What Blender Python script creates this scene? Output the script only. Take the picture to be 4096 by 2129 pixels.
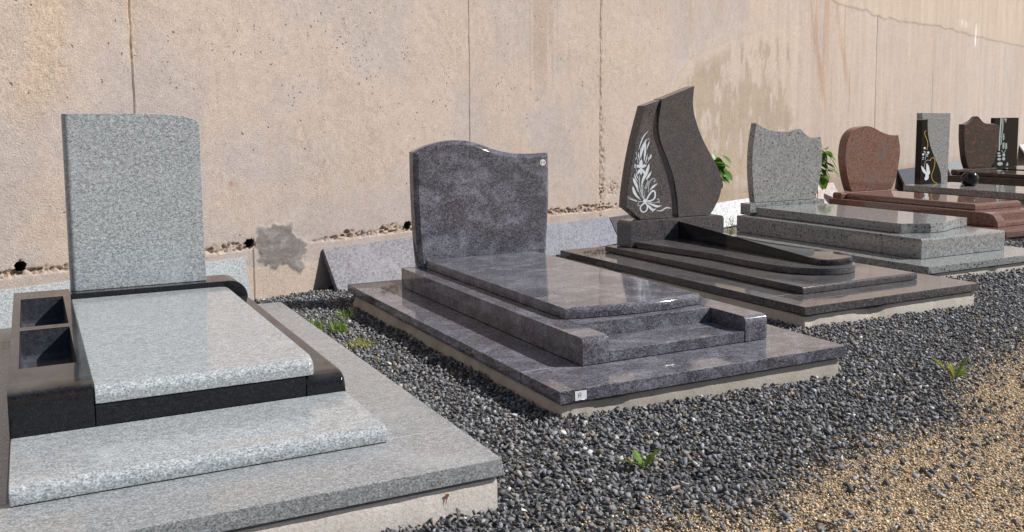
import bpy, bmesh, math, random
import numpy as np
from mathutils import Matrix, Vector

rng = np.random.default_rng(7)
random.seed(7)
scene = bpy.context.scene
COL = scene.collection
for o in list(bpy.data.objects):
    bpy.data.objects.remove(o)

# ------------------------------------------------------------------ camera
CAM_Z = 1.15
cR = Vector((0.888784, -0.458259, -0.007791))
cU = Vector((0.051504, 0.082971, 0.99522))
cF = Vector((0.455423, 0.884937, -0.097346))
cam = bpy.data.cameras.new("camera")
cam.sensor_width = 36.0
cam.lens = 32.991
cam.shift_y = -0.05574
cam.clip_start = 0.05
cam.clip_end = 900.0
cam_ob = bpy.data.objects.new("camera", cam)
COL.objects.link(cam_ob)
cam_ob.matrix_world = Matrix(((cR.x, cU.x, -cF.x, 0), (cR.y, cU.y, -cF.y, 0), (cR.z, cU.z, -cF.z, CAM_Z), (0, 0, 0, 1)))
scene.camera = cam_ob

# ------------------------------------------------------------------ world and sun
SUN = Vector((0.684, -0.326, 0.652)).normalized()
elev = math.asin(SUN.z)
world = bpy.data.worlds.new("World")
scene.world = world
world.use_nodes = True
wn = world.node_tree.nodes
wl = world.node_tree.links
wn.clear()
sky = wn.new("ShaderNodeTexSky")
sky.sky_type = 'NISHITA'
sky.sun_disc = False
sky.sun_elevation = elev
sky.sun_rotation = math.atan2(SUN.x, SUN.y)
sky.air_density = 1.0
sky.dust_density = 1.2
sky.ozone_density = 1.0
bg = wn.new("ShaderNodeBackground")
bg.inputs['Strength'].default_value = 0.056
wo = wn.new("ShaderNodeOutputWorld")
wl.new(sky.outputs[0], bg.inputs[0])
wl.new(bg.outputs[0], wo.inputs[0])
sl = bpy.data.lights.new("sun", 'SUN')
sl.energy = 4.5
sl.angle = math.radians(0.53)
sl.color = (1.0, 0.975, 0.945)
so = bpy.data.objects.new("sun", sl)
COL.objects.link(so)
so.rotation_euler = SUN.to_track_quat('Z', 'Y').to_euler()
so.location = (4, -3, 8)
scene.view_settings.view_transform = 'Standard'
scene.view_settings.look = 'None'
scene.view_settings.gamma = 1.0
scene.view_settings.exposure = 0.33
scene.view_settings.use_curve_mapping = False
scene.cycles.max_bounces = 6
scene.cycles.diffuse_bounces = 3
scene.cycles.glossy_bounces = 4
scene.cycles.use_denoising = True

# ------------------------------------------------------------------ helpers
def tag(o, label=None, cat=None, group=None, kind=None):
    if label: o["label"] = label
    if cat: o["category"] = cat
    if group: o["group"] = group
    if kind: o["kind"] = kind
    return o

def empty(name, loc, rz=0.0):
    o = bpy.data.objects.new(name, None)
    o.empty_display_size = 0.2
    o.location = loc
    o.rotation_euler = (0, 0, rz)
    COL.objects.link(o)
    return o

def finish(name, bm, mat, parent=None, off=(0, 0, 0), smooth=True, wn_mod=True, angle=35):
    if off != (0, 0, 0):
        bmesh.ops.translate(bm, verts=bm.verts, vec=off)
    bmesh.ops.recalc_face_normals(bm, faces=bm.faces)
    me = bpy.data.meshes.new(name)
    bm.to_mesh(me)
    bm.free()
    o = bpy.data.objects.new(name, me)
    COL.objects.link(o)
    if mat: me.materials.append(mat)
    if smooth:
        me.polygons.foreach_set("use_smooth", [True] * len(me.polygons))
        me.set_sharp_from_angle(angle=math.radians(angle))
        if wn_mod:
            m = o.modifiers.new("wn", 'WEIGHTED_NORMAL')
            m.keep_sharp = True
    if parent: o.parent = parent
    return o

def raw_mesh(name, verts, faces, mat, parent=None, smooth=False):
    me = bpy.data.meshes.new(name)
    me.from_pydata([tuple(v) for v in verts], [], [tuple(f) for f in faces])
    if smooth: me.polygons.foreach_set("use_smooth", [True] * len(me.polygons))
    me.update()
    o = bpy.data.objects.new(name, me)
    COL.objects.link(o)
    if mat: me.materials.append(mat)
    if parent: o.parent = parent
    return o

def prism(poly, axis, a, b):
    """poly: 2-D outline; axis 'x' -> (y,z), 'y' -> (x,z), 'z' -> (x,y)"""
    bm = bmesh.new()
    def P(p, t):
        return {'x': (t, p[0], p[1]), 'y': (p[0], t, p[1]), 'z': (p[0], p[1], t)}[axis]
    A = [bm.verts.new(P(p, a)) for p in poly]
    B = [bm.verts.new(P(p, b)) for p in poly]
    n = len(poly)
    bm.faces.new(A)
    bm.faces.new(B[::-1])
    for i in range(n):
        bm.faces.new((A[i], A[(i + 1) % n], B[(i + 1) % n], B[i]))
    bmesh.ops.recalc_face_normals(bm, faces=bm.faces)
    return bm

def box(x0, x1, y0, y1, z0, z1):
    return prism([(x0, y0), (x1, y0), (x1, y1), (x0, y1)], 'z', z0, z1)

def bevel(bm, sel, r, seg=4, profile=0.5, clamp=True):
    ed = [e for e in bm.edges if len(e.link_faces) == 2 and sel(e, (e.verts[0].co + e.verts[1].co) / 2, (e.verts[1].co - e.verts[0].co))]
    if ed:
        bmesh.ops.bevel(bm, geom=ed, offset=r, offset_type='OFFSET', segments=seg, profile=profile, affect='EDGES', clamp_overlap=clamp)
    return bm

def micro(bm, r=0.0022, seg=1, ang=34):
    bm.normal_update()
    a = math.radians(ang)
    return bevel(bm, lambda e, m, d: e.calc_face_angle(0) > a, r, seg)

def cr(pts, n=6, closed=False):
    """Catmull-Rom through 2-D points"""
    P = [np.array(p, float) for p in pts]
    out = []
    N = len(P)
    rngi = range(N if closed else N - 1)
    for i in rngi:
        if closed:
            p0, p1, p2, p3 = P[(i - 1) % N], P[i], P[(i + 1) % N], P[(i + 2) % N]
        else:
            p1, p2 = P[i], P[i + 1]
            p0 = P[i - 1] if i > 0 else 2 * p1 - p2
            p3 = P[i + 2] if i + 2 < N else 2 * p2 - p1
        for k in range(n):
            t = k / n
            out.append(tuple(0.5 * ((2 * p1) + (-p0 + p2) * t + (2 * p0 - 5 * p1 + 4 * p2 - p3) * t * t + (-p0 + 3 * p1 - 3 * p2 + p3) * t ** 3)))
    if not closed: out.append(tuple(P[-1]))
    return out

# ---- numpy noise
def vnoise(u, v, seed):
    r = np.random.default_rng(seed)
    T = r.random((256, 256))
    iu = np.floor(u).astype(int); iv = np.floor(v).astype(int)
    fu = u - iu; fv = v - iv
    fu = fu * fu * (3 - 2 * fu); fv = fv * fv * (3 - 2 * fv)
    g = lambda a, b: T[a % 256, b % 256]
    return (g(iu, iv) * (1 - fu) + g(iu + 1, iv) * fu) * (1 - fv) + (g(iu, iv + 1) * (1 - fu) + g(iu + 1, iv + 1) * fu) * fv

def fbm(u, v, su, sv, octv, seed):
    t = 0; a = 1.0; s = 0
    for k in range(octv):
        t = t + a * vnoise(u * su * 2 ** k + 17.3 * k, v * sv * 2 ** k + 5.1 * k, seed + k)
        s += a; a *= 0.55
    return t / s

def sstep(x, a, b):
    t = np.clip((x - a) / (b - a), 0, 1)
    return t * t * (3 - 2 * t)

# ------------------------------------------------------------------ materials
def new_mat(name):
    m = bpy.data.materials.new(name)
    m.use_nodes = True
    nt = m.node_tree
    nt.nodes.clear()
    out = nt.nodes.new("ShaderNodeOutputMaterial")
    b = nt.nodes.new("ShaderNodeBsdfPrincipled")
    nt.links.new(b.outputs[0], out.inputs[0])
    return m, nt, b

def nd(nt, t, **kw):
    n = nt.nodes.new(t)
    for k, v in kw.items():
        if k.startswith("i_"):
            key = k[2:].replace("_", " ")
            n.inputs[key].default_value = v
        else:
            setattr(n, k, v)
    return n

def ramp(nt, fac, stops, interp='LINEAR'):
    r = nt.nodes.new("ShaderNodeValToRGB")
    r.color_ramp.interpolation = interp
    el = r.color_ramp.elements
    while len(el) > 1: el.remove(el[-1])
    el[0].position = stops[0][0]
    c = stops[0][1]; el[0].color = (*c, 1) if len(c) == 3 else c
    for p, c in stops[1:]:
        e = el.new(p); e.color = (*c, 1)
    nt.links.new(fac, r.inputs[0])
    return r.outputs[0]

def mix(nt, fac, a, b, mode='MIX'):
    m = nt.nodes.new("ShaderNodeMix")
    m.data_type = 'RGBA'
    m.blend_type = mode
    for sock, v in ((m.inputs[0], fac), (m.inputs[6], a), (m.inputs[7], b)):
        if isinstance(v, (int, float)): sock.default_value = v
        elif isinstance(v, tuple): sock.default_value = (*v, 1)
        else: nt.links.new(v, sock)
    return m.outputs[2]

def obj_coord(nt, stretch=(1, 1, 1), jitter=3.0, rot=(0, 0, 0)):
    tc = nd(nt, "ShaderNodeTexCoord")
    oi = nd(nt, "ShaderNodeObjectInfo")
    mu = nd(nt, "ShaderNodeMath", operation='MULTIPLY'); mu.inputs[1].default_value = jitter
    nt.links.new(oi.outputs['Random'], mu.inputs[0])
    ad = nd(nt, "ShaderNodeVectorMath", operation='ADD')
    nt.links.new(tc.outputs['Object'], ad.inputs[0]); nt.links.new(mu.outputs[0], ad.inputs[1])
    mp = nd(nt, "ShaderNodeMapping")
    mp.inputs['Scale'].default_value = stretch
    mp.inputs['Rotation'].default_value = rot
    nt.links.new(ad.outputs[0], mp.inputs[0])
    return mp.outputs[0]

def noise(nt, vec, scale, detail=3, rough=0.55, dist=0.0):
    n = nd(nt, "ShaderNodeTexNoise")
    n.inputs['Scale'].default_value = scale
    n.inputs['Detail'].default_value = detail
    n.inputs['Roughness'].default_value = rough
    n.inputs['Distortion'].default_value = dist
    nt.links.new(vec, n.inputs['Vector'])
    return n.outputs[0]

def granite(name, grain, coarse=None, flecks=None, gscale=170, stretch=(1, 1, 1), rot=(0, 0, 0), rough=0.07, cscale=7, cdist=1.5, crange=(0.42, 0.62), ior=1.44, dust=0.18, spec=0.5, mott=0.27, vgrain=1.1):
    """grain: ramp stops of fine crystals; coarse: colour that clouds through in veins; flecks: (colour, scale, size)"""
    m, nt, b = new_mat(name)
    v = obj_coord(nt, stretch, 3.0, rot)
    g = noise(nt, v, gscale, 2.5, 0.6)
    c = ramp(nt, g, grain)
    g2 = noise(nt, v, gscale * 0.33, 2, 0.5)
    sh = ramp(nt, g2, [(0.34, (1 - mott,) * 3), (0.66, (1 + mott,) * 3)])
    c = mix(nt, 1.0, c, sh, 'MULTIPLY')
    if coarse:
        cn = noise(nt, v, cscale, 5, 0.62, cdist)
        f = ramp(nt, cn, [(crange[0], (0, 0, 0)), (crange[1], (1, 1, 1))])
        g3 = noise(nt, v, gscale * vgrain, 3, 0.7)
        f2 = ramp(nt, g3, [(0.36, (0.12, 0.12, 0.12)), (0.62, (1, 1, 1))])
        f = mix(nt, 1.0, f, f2, 'MULTIPLY')
        c = mix(nt, f, c, coarse)
    if flecks:
        col, sc, size = flecks
        vo = nd(nt, "ShaderNodeTexVoronoi"); vo.inputs['Scale'].default_value = sc
        wv = nd(nt, "ShaderNodeVectorMath", operation='ADD')
        nz = nd(nt, "ShaderNodeTexNoise"); nz.inputs['Scale'].default_value = sc * 1.7
        nt.links.new(v, nz.inputs['Vector'])
        scv = nd(nt, "ShaderNodeVectorMath", operation='SCALE'); scv.inputs['Scale'].default_value = 0.9 / sc
        nt.links.new(nz.outputs[1], scv.inputs[0])
        nt.links.new(v, wv.inputs[0]); nt.links.new(scv.outputs[0], wv.inputs[1])
        nt.links.new(wv.outputs[0], vo.inputs['Vector'])
        f = ramp(nt, vo.outputs['Distance'], [(size * 0.6, (1, 1, 1)), (size, (0, 0, 0))])
        sp = ramp(nt, vo.outputs['Color'], [(0.54, (0, 0, 0)), (0.58, (1, 1, 1))])
        f = mix(nt, 1.0, f, sp, 'MULTIPLY')
        c = mix(nt, f, c, col)
    ge = nd(nt, "ShaderNodeNewGeometry")
    sx = nd(nt, "ShaderNodeSeparateXYZ"); nt.links.new(ge.outputs['Normal'], sx.inputs[0])
    upf = nd(nt, "ShaderNodeMapRange"); upf.inputs['From Min'].default_value = 0.6; upf.inputs['From Max'].default_value = 0.98
    nt.links.new(sx.outputs[2], upf.inputs['Value'])
    dn = ramp(nt, noise(nt, v, 2.6, 7, 0.68, 0.7), [(0.38, (0.0, 0.0, 0.0)), (0.72, (1, 1, 1))])
    dm = nd(nt, "ShaderNodeMath", operation='MULTIPLY'); nt.links.new(dn, dm.inputs[0]); nt.links.new(upf.outputs[0], dm.inputs[1])
    dm2 = nd(nt, "ShaderNodeMath", operation='MULTIPLY'); nt.links.new(dm.outputs[0], dm2.inputs[0]); dm2.inputs[1].default_value = dust
    c = mix(nt, dm2.outputs[0], c, (0.345, 0.338, 0.330))
    nt.links.new(c, b.inputs['Base Color'])
    rn = noise(nt, v, 9, 4, 0.6)
    rr = nd(nt, "ShaderNodeMapRange")
    rr.inputs['To Min'].default_value = max(rough - 0.03, 0.02); rr.inputs['To Max'].default_value = rough + 0.06
    nt.links.new(rn, rr.inputs['Value'])
    nt.links.new(rr.outputs[0], b.inputs['Roughness'])
    b.inputs['IOR'].default_value = ior
    b.inputs['Specular IOR Level'].default_value = spec
    return m

M = {}
M['grey'] = granite("light_grey_granite", [(0.28, (0.118, 0.130, 0.142)), (0.42, (0.262, 0.282, 0.295)), (0.54, (0.400, 0.422, 0.430)), (0.70, (0.585, 0.605, 0.605))],
                    coarse=(0.50, 0.52, 0.54), gscale=230, rough=0.10, cscale=1.6, cdist=2.5, crange=(0.56, 0.80), ior=1.5, stretch=(0.7, 1, 1), mott=0.20)
M['greybase'] = granite("grey_surround_granite", [(0.28, (0.090, 0.098, 0.105)), (0.42, (0.195, 0.206, 0.214)), (0.54, (0.295, 0.308, 0.315)), (0.70, (0.44, 0.455, 0.455))],
                    coarse=(0.44, 0.455, 0.46), gscale=230, rough=0.10, cscale=1.4, cdist=2.5, crange=(0.56, 0.80), ior=1.5, stretch=(0.7, 1, 1), mott=0.20)
M['blue'] = granite("blue_violet_granite", [(0.30, (0.026, 0.025, 0.031)), (0.45, (0.064, 0.062, 0.074)), (0.56, (0.105, 0.101, 0.119)), (0.70, (0.26, 0.255, 0.29))],
                    coarse=(0.285, 0.285, 0.335), gscale=200, stretch=(0.7, 1, 1.0), rot=(0, 0.4, 0.2), rough=0.045, cscale=8.5, cdist=0.7, crange=(0.45, 0.68), vgrain=0.5)
M['brown'] = granite("dark_brown_granite", [(0.30, (0.018, 0.017, 0.019)), (0.46, (0.056, 0.053, 0.056)), (0.58, (0.105, 0.099, 0.103)), (0.72, (0.27, 0.26, 0.265))],
                     coarse=(0.130, 0.104, 0.097), gscale=200, rough=0.05, cscale=11, cdist=0.8, crange=(0.48, 0.70), vgrain=0.6)
M['midgrey'] = granite("speckled_grey_granite", [(0.30, (0.14, 0.145, 0.145)), (0.44, (0.22, 0.225, 0.225)), (0.56, (0.30, 0.305, 0.305)), (0.70, (0.40, 0.405, 0.40))],
                       flecks=((0.04, 0.04, 0.045), 34, 0.36), gscale=170, rough=0.05)
M['red'] = granite("red_granite", [(0.30, (0.085, 0.046, 0.038)), (0.46, (0.175, 0.088, 0.068)), (0.60, (0.235, 0.125, 0.098)), (0.74, (0.29, 0.18, 0.15))],
                   coarse=(0.145, 0.122, 0.115), gscale=130, rough=0.04, cscale=3.6, cdist=1.0, crange=(0.52, 0.66))
M['silver'] = granite("silver_grey_granite", [(0.30, (0.085, 0.09, 0.09)), (0.44, (0.21, 0.215, 0.215)), (0.58, (0.33, 0.335, 0.335)), (0.72, (0.45, 0.455, 0.45))],
                      flecks=((0.06, 0.06, 0.065), 30, 0.24), gscale=140, rough=0.05)
M['mahogany'] = granite("mahogany_granite", [(0.30, (0.014, 0.010, 0.010)), (0.46, (0.036, 0.024, 0.022)), (0.60, (0.062, 0.040, 0.035)), (0.74, (0.12, 0.085, 0.075))],
                        coarse=(0.17, 0.065, 0.036), gscale=110, stretch=(0.7, 1, 1.5), rough=0.05, cscale=5.5, cdist=2.2, crange=(0.54, 0.64))
M['black'] = granite("black_granite", [(0.35, (0.006, 0.006, 0.007)), (0.55, (0.012, 0.012, 0.014)), (0.75, (0.030, 0.030, 0.034))], gscale=210, rough=0.045, ior=1.42)
M['stele'] = granite("jet_black_granite", [(0.35, (0.003, 0.003, 0.004)), (0.55, (0.006, 0.006, 0.007)), (0.75, (0.012, 0.012, 0.014))], gscale=210, rough=0.05, ior=1.30)
M['niche'] = granite("honed_black_granite", [(0.35, (0.022, 0.024, 0.030)), (0.55, (0.040, 0.044, 0.054)), (0.75, (0.075, 0.080, 0.095))], gscale=150, rough=0.42, ior=1.45)
M['pink'] = granite("pale_pink_granite", [(0.30, (0.28, 0.22, 0.20)), (0.5, (0.48, 0.40, 0.38)), (0.7, (0.62, 0.55, 0.53))], gscale=120, rough=0.7, spec=0.2)
M['paleblue'] = granite("pale_blue_sawn_granite", [(0.30, (0.115, 0.122, 0.145)), (0.48, (0.195, 0.202, 0.232)), (0.66, (0.28, 0.288, 0.32))],
                        coarse=(0.27, 0.278, 0.312), gscale=150, rough=0.7, spec=0.2, cscale=5, cdist=1.4, crange=(0.45, 0.68))
M['lavender'] = granite("lavender_sawn_granite", [(0.30, (0.120, 0.116, 0.132)), (0.48, (0.195, 0.189, 0.208)), (0.66, (0.28, 0.273, 0.295))],
                        coarse=(0.31, 0.304, 0.325), gscale=150, rough=0.7, spec=0.2, cscale=5, cdist=1.4, crange=(0.45, 0.68))
M['white'] = granite("off_white_granite", [(0.30, (0.38, 0.39, 0.40)), (0.5, (0.54, 0.55, 0.56)), (0.7, (0.64, 0.645, 0.65))], gscale=140, rough=0.7, spec=0.2)

def plain(name, col, rough=0.6, metallic=0.0, var=0.12, scale=40):
    m, nt, b = new_mat(name)
    v = obj_coord(nt)
    n = noise(nt, v, scale, 3)
    c = ramp(nt, n, [(0.3, tuple(x * (1 - var) for x in col)), (0.7, tuple(min(x * (1 + var), 1) for x in col))])
    nt.links.new(c, b.inputs['Base Color'])
    b.inputs['Roughness'].default_value = rough
    b.inputs['Metallic'].default_value = metallic
    return m
M['engrave'] = plain("engraved_white", (0.66, 0.69, 0.72), 0.65, var=0.18, scale=60)
M['engrave_dim'] = plain("engraved_pale_green", (0.40, 0.46, 0.44), 0.65, var=0.3, scale=60)
M['gold'] = plain("gold_leaf", (0.75, 0.53, 0.10), 0.3, 0.85)
M['silverline'] = plain("silver_leaf", (0.5, 0.52, 0.55), 0.3, 0.7)
M['paper'] = plain("white_paper", (0.74, 0.75, 0.76), 0.7, var=0.05)
M['ink'] = plain("pencil_ink", (0.06, 0.06, 0.065), 0.8)
M['st_white'] = plain("sticker_white", (0.78, 0.77, 0.72), 0.4, var=0.03)
M['st_blue'] = plain("sticker_blue", (0.03, 0.08, 0.30), 0.4, var=0.03)
M['st_red'] = plain("sticker_red", (0.60, 0.03, 0.04), 0.4, var=0.03)
M['pipe'] = plain("dark_pipe", (0.05, 0.045, 0.04), 0.8)
M['mortar'] = plain("dark_mortar", (0.07, 0.068, 0.065), 0.9)
M['grout'] = plain("pale_grout", (0.42, 0.41, 0.40), 0.9)
M['blueplastic'] = plain("blue_plastic", (0.02, 0.22, 0.45), 0.35)
M['navyplastic'] = plain("navy_plastic", (0.02, 0.06, 0.40), 0.35)
M['wood'] = plain("weathered_wood", (0.30, 0.26, 0.21), 0.85, var=0.3)
M['brick'] = plain("rust_brown_stone", (0.17, 0.075, 0.05), 0.5, var=0.3)

def leaf_mat(name, c0, c1, trans=0.35):
    m, nt, b = new_mat(name)
    v = obj_coord(nt)
    n = noise(nt, v, 25, 3)
    c = ramp(nt, n, [(0.3, c0), (0.7, c1)])
    nt.links.new(c, b.inputs['Base Color'])
    b.inputs['Roughness'].default_value = 0.42
    tr = nd(nt, "ShaderNodeBsdfTranslucent")
    nt.links.new(c, tr.inputs[0])
    ms = nd(nt, "ShaderNodeMixShader"); ms.inputs[0].default_value = trans
    out = [x for x in nt.nodes if x.type == 'OUTPUT_MATERIAL'][0]
    nt.links.new(b.outputs[0], ms.inputs[1]); nt.links.new(tr.outputs[0], ms.inputs[2])
    nt.links.new(ms.outputs[0], out.inputs[0])
    return m
M['leaf'] = leaf_mat("green_leaf", (0.06, 0.15, 0.014), (0.14, 0.29, 0.04))
M['grass'] = leaf_mat("grass_blade", (0.12, 0.22, 0.018), (0.22, 0.33, 0.045))
M['yleaf'] = leaf_mat("yellowing_leaf", (0.20, 0.24, 0.03), (0.40, 0.36, 0.05))
M['dryweed'] = leaf_mat("dry_weed", (0.12, 0.15, 0.06), (0.20, 0.22, 0.11))

def concrete_mat(name, ca, cb, dirt):
    m, nt, b = new_mat(name)
    v = obj_coord(nt)
    n1 = noise(nt, v, 5, 5, 0.6, 0.4)
    c = ramp(nt, n1, [(0.35, ca), (0.62, cb)])
    n2 = noise(nt, v, 2.2, 6, 0.65, 0.8)
    f = ramp(nt, n2, [(0.52, (0, 0, 0)), (0.70, (0.75, 0.75, 0.75))])
    c = mix(nt, f, c, dirt)
    n3 = noise(nt, v, 160, 3)
    sp = ramp(nt, n3, [(0.3, (0.82, 0.82, 0.82)), (0.7, (1.12, 1.12, 1.12))])
    c = mix(nt, 1.0, c, sp, 'MULTIPLY')
    vo = nd(nt, "ShaderNodeTexVoronoi"); vo.inputs['Scale'].default_value = 55
    nt.links.new(v, vo.inputs['Vector'])
    pit = ramp(nt, vo.outputs['Distance'], [(0.04, (0.35, 0.33, 0.31)), (0.09, (1, 1, 1))])
    c = mix(nt, 1.0, c, pit, 'MULTIPLY')
    nt.links.new(c, b.inputs['Base Color'])
    b.inputs['Roughness'].default_value = 0.88
    bp = nd(nt, "ShaderNodeBump"); bp.inputs['Strength'].default_value = 0.35; bp.inputs['Distance'].default_value = 0.004
    nt.links.new(noise(nt, v, 90, 4), bp.inputs['Height'])
    nt.links.new(bp.outputs[0], b.inputs['Normal'])
    return m
M['foot_pale'] = concrete_mat("pale_concrete", (0.60, 0.54, 0.48), (0.70, 0.64, 0.58), (0.44, 0.35, 0.27))
M['foot_grey'] = concrete_mat("warm_grey_concrete", (0.40, 0.355, 0.30), (0.48, 0.43, 0.37), (0.30, 0.26, 0.22))
M['foot_tan'] = concrete_mat("tan_concrete", (0.52, 0.465, 0.39), (0.62, 0.56, 0.48), (0.40, 0.33, 0.25))

# ------------------------------------------------------------------ ground
def ground_z(x, y):
    return -0.006 - 0.019 * ((x - 1.76) * 0.927 + (y - 3.03) * 0.375) * np.clip(1.0 - 0.02 * np.maximum(np.hypot(x, y) - 12, 0), 0.0, 1) 

BX = np.array([-40, -3, 0.6, 1.1, 1.5, 1.8, 2.47, 2.84, 3.23, 3.7, 4.53, 6.0, 8.0, 12.0, 60])
BY = np.array([1.3, 1.6, 1.92, 2.02, 2.07, 2.03, 2.26, 2.31, 2.43, 2.72, 3.05, 3.75, 4.5, 6.2, 26])
def sand_amount(x, y):
    """signed distance style: > 0 on the sandy side"""
    d = np.interp(x, BX, BY) - y
    d = d * 0.85 + (fbm(x, y, 2.6, 2.6, 3, 91) - 0.5) * 0.24
    return d

def axis_grid(lo, hi, far, step):
    a = np.arange(lo, hi + 1e-6, step)
    g = step; left = []; x = lo
    while x > -far:
        g *= 1.35; x -= g; left.append(x)
    g = step; right = []; x = hi
    while x < far:
        g *= 1.35; x += g; right.append(x)
    return np.array(left[::-1] + list(a) + right)
gx = axis_grid(-2.5, 9, 380, 0.07)
gy = axis_grid(0.5, 8.5, 380, 0.07)
GX, GY = np.meshgrid(gx, gy, indexing='ij')
GZ = ground_z(GX, GY) + (fbm(GX, GY, 6, 6, 3, 5) - 0.5) * 0.010
nx, ny = GX.shape
vid = np.arange(nx * ny).reshape(nx, ny)
faces = np.stack([vid[:-1, :-1], vid[1:, :-1], vid[1:, 1:], vid[:-1, 1:]], -1).reshape(-1, 4)

def np_mesh(name, V, Fq, mat, parent=None, smooth=False):
    me = bpy.data.meshes.new(name)
    k = Fq.shape[1]
    me.vertices.add(len(V)); me.vertices.foreach_set("co", V.astype(np.float32).ravel())
    me.loops.add(Fq.size); me.loops.foreach_set("vertex_index", Fq.astype(np.int32).ravel())
    me.polygons.add(len(Fq))
    me.polygons.foreach_set("loop_start", np.arange(0, Fq.size, k, dtype=np.int32))
    me.polygons.foreach_set("loop_total", np.full(len(Fq), k, np.int32))
    if smooth: me.polygons.foreach_set("use_smooth", np.ones(len(Fq), bool))
    me.update(calc_edges=True)
    me.validate()
    o = bpy.data.objects.new(name, me)
    COL.objects.link(o)
    if mat: me.materials.append(mat)
    if parent: o.parent = parent
    return o

def col_attr(me, name, C4):
    a = me.attributes.new(name, 'FLOAT_COLOR', 'POINT')
    a.data.foreach_set("color", C4.astype(np.float32).ravel())

def ground_mat():
    m, nt, b = new_mat("gravel_bed")
    tc = nd(nt, "ShaderNodeTexCoord")
    v = tc.outputs['Object']
    at = nd(nt, "ShaderNodeAttribute", attribute_name="sand")
    vo = nd(nt, "ShaderNodeTexVoronoi"); vo.inputs['Scale'].default_value = 48
    nt.links.new(v, vo.inputs['Vector'])
    dk = ramp(nt, vo.outputs['Color'], [(0.1, (0.028, 0.028, 0.030)), (0.6, (0.070, 0.070, 0.075)), (0.95, (0.14, 0.135, 0.13))])
    vs = nd(nt, "ShaderNodeTexVoronoi"); vs.inputs['Scale'].default_value = 110
    nt.links.new(v, vs.inputs['Vector'])
    sd = ramp(nt, vs.outputs['Color'], [(0.1, (0.26, 0.19, 0.12)), (0.6, (0.45, 0.34, 0.22)), (0.95, (0.56, 0.45, 0.32))])
    c = mix(nt, at.outputs['Fac'], dk, sd)
    nt.links.new(c, b.inputs['Base Color'])
    b.inputs['Roughness'].default_value = 0.9
    bp = nd(nt, "ShaderNodeBump"); bp.inputs['Strength'].default_value = 0.9; bp.inputs['Distance'].default_value = 0.012
    nt.links.new(vo.outputs['Distance'], bp.inputs['Height'])
    nt.links.new(bp.outputs[0], b.inputs['Normal'])
    return m
gr = np_mesh("ground", np.stack([GX, GY, GZ], -1).reshape(-1, 3), faces, ground_mat(), smooth=True)
tag(gr, "flat yard ground of dark crushed stone and sandy gravel", "ground", kind="structure")
sm = sstep(sand_amount(GX, GY), -0.05, 0.12).ravel()
a = gr.data.attributes.new("sand", 'FLOAT', 'POINT')
a.data.foreach_set("value", sm.astype(np.float32))

# ------------------------------------------------------------------ back wall
TH = math.radians(22)
WT = np.array([math.cos(TH), math.sin(TH)])
WN = np.array([math.sin(TH), -math.cos(TH)])
WP = np.array([1.24, 6.06])
def wpt(s, d, z):
    p = WP + WT * s + WN * d
    return (p[0], p[1], z)
HOLES = [(-1.408, 0.388, 0.030), (-0.012, 0.361, 0.032), (1.357, 0.350, 0.034)]
JOINTS = [(-0.742, 0.0038, 0.95, 0.014), (2.05, 0.0018, 0.45, 0.005), (3.825, 0.003, 0.30, 0.007), (10.97, 0.008, 0.0, 0.014), (13.7, 0.005, 0.0, 0.006), (16.6, 0.006, 0.0, 0.006), (19.35, 0.006, 0.0, 0.006)]
LOWJ = [(0.014, 0.004)]
def crack_z(s):
    return np.interp(s, [-3, -1.45, -1.08, -0.31, 0.48, 1.3, 3.08, 4.21, 8, 24], [0.36, 0.353, 0.355, 0.343, 0.322, 0.330, 0.304, 0.268, 0.22, 0.1])
def low_z(s):
    return 0.196 - 0.048 * s

ss = []
s = -7.0
while s < 26:
    ss.append(s)
    s += 0.0085 if -1.6 < s < 4.6 else (0.0085 + 0.0035 * max(s - 4.6, 0) if s >= 4.6 else 0.05)
ss = np.array(ss)
for js, jw, z0, jd in JOINTS:
    ss = ss[np.abs(ss - js) > jw * 1.9]
    ss = np.concatenate([ss, js + jw * np.array([-1.7, -0.75, 0, 0.75, 1.7])])
for js, jw in LOWJ:
    ss = ss[np.abs(ss - js) > jw * 1.9]
    ss = np.concatenate([ss, js + jw * np.array([-1.7, -0.75, 0, 0.75, 1.7])])
ss = np.sort(ss)
zs = np.concatenate([np.arange(-0.5, 0.0, 0.06), np.arange(0.0, 0.52, 0.0075), np.arange(0.52, 2.75, 0.014), np.arange(2.75, 5.4, 0.07)])
S, Z = np.meshgrid(ss, zs, indexing='ij')
S0, Z0 = S.copy(), Z.copy()

def gauss(x, w): return np.exp(-(x / w) ** 2)
nA = fbm(S, Z, 1.1, 0.9, 5, 11)
nB = fbm(S, Z, 5, 5, 4, 23)
nC = fbm(S, Z, 22, 22, 3, 31)
nV = fbm(S, Z, 9, 0.55, 4, 41)       # vertical streaks
nV2 = fbm(S, Z, 26, 0.9, 3, 47)
# honeycombed casting joint
dz = Z - crack_z(S)
hc_zone = np.interp(S, [-3, -1.6, -1.45, -1.1, -0.8, -0.3, -0.06, 0.1, 0.35, 0.55, 0.8, 1.38, 1.5, 2.4, 2.9, 3.7, 4.2, 4.6, 6, 26], [0.4, 0.5, 0.7, 0.75, 0.7, 0.5, 0.8, 0.2, 0.1, 0.6, 0.85, 1.0, 0.9, 0.9, 1.0, 1.0, 0.7, 0.5, 0.25, 0.1])
hc = sstep(gauss(dz + 0.002, 0.020) * hc_zone * (0.35 + 1.2 * nB) + 0.75 * gauss(dz - 0.022, 0.030) * hc_zone * sstep(nC * 0.5 + nB * 0.5, 0.42, 0.62), 0.22, 0.60)
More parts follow.
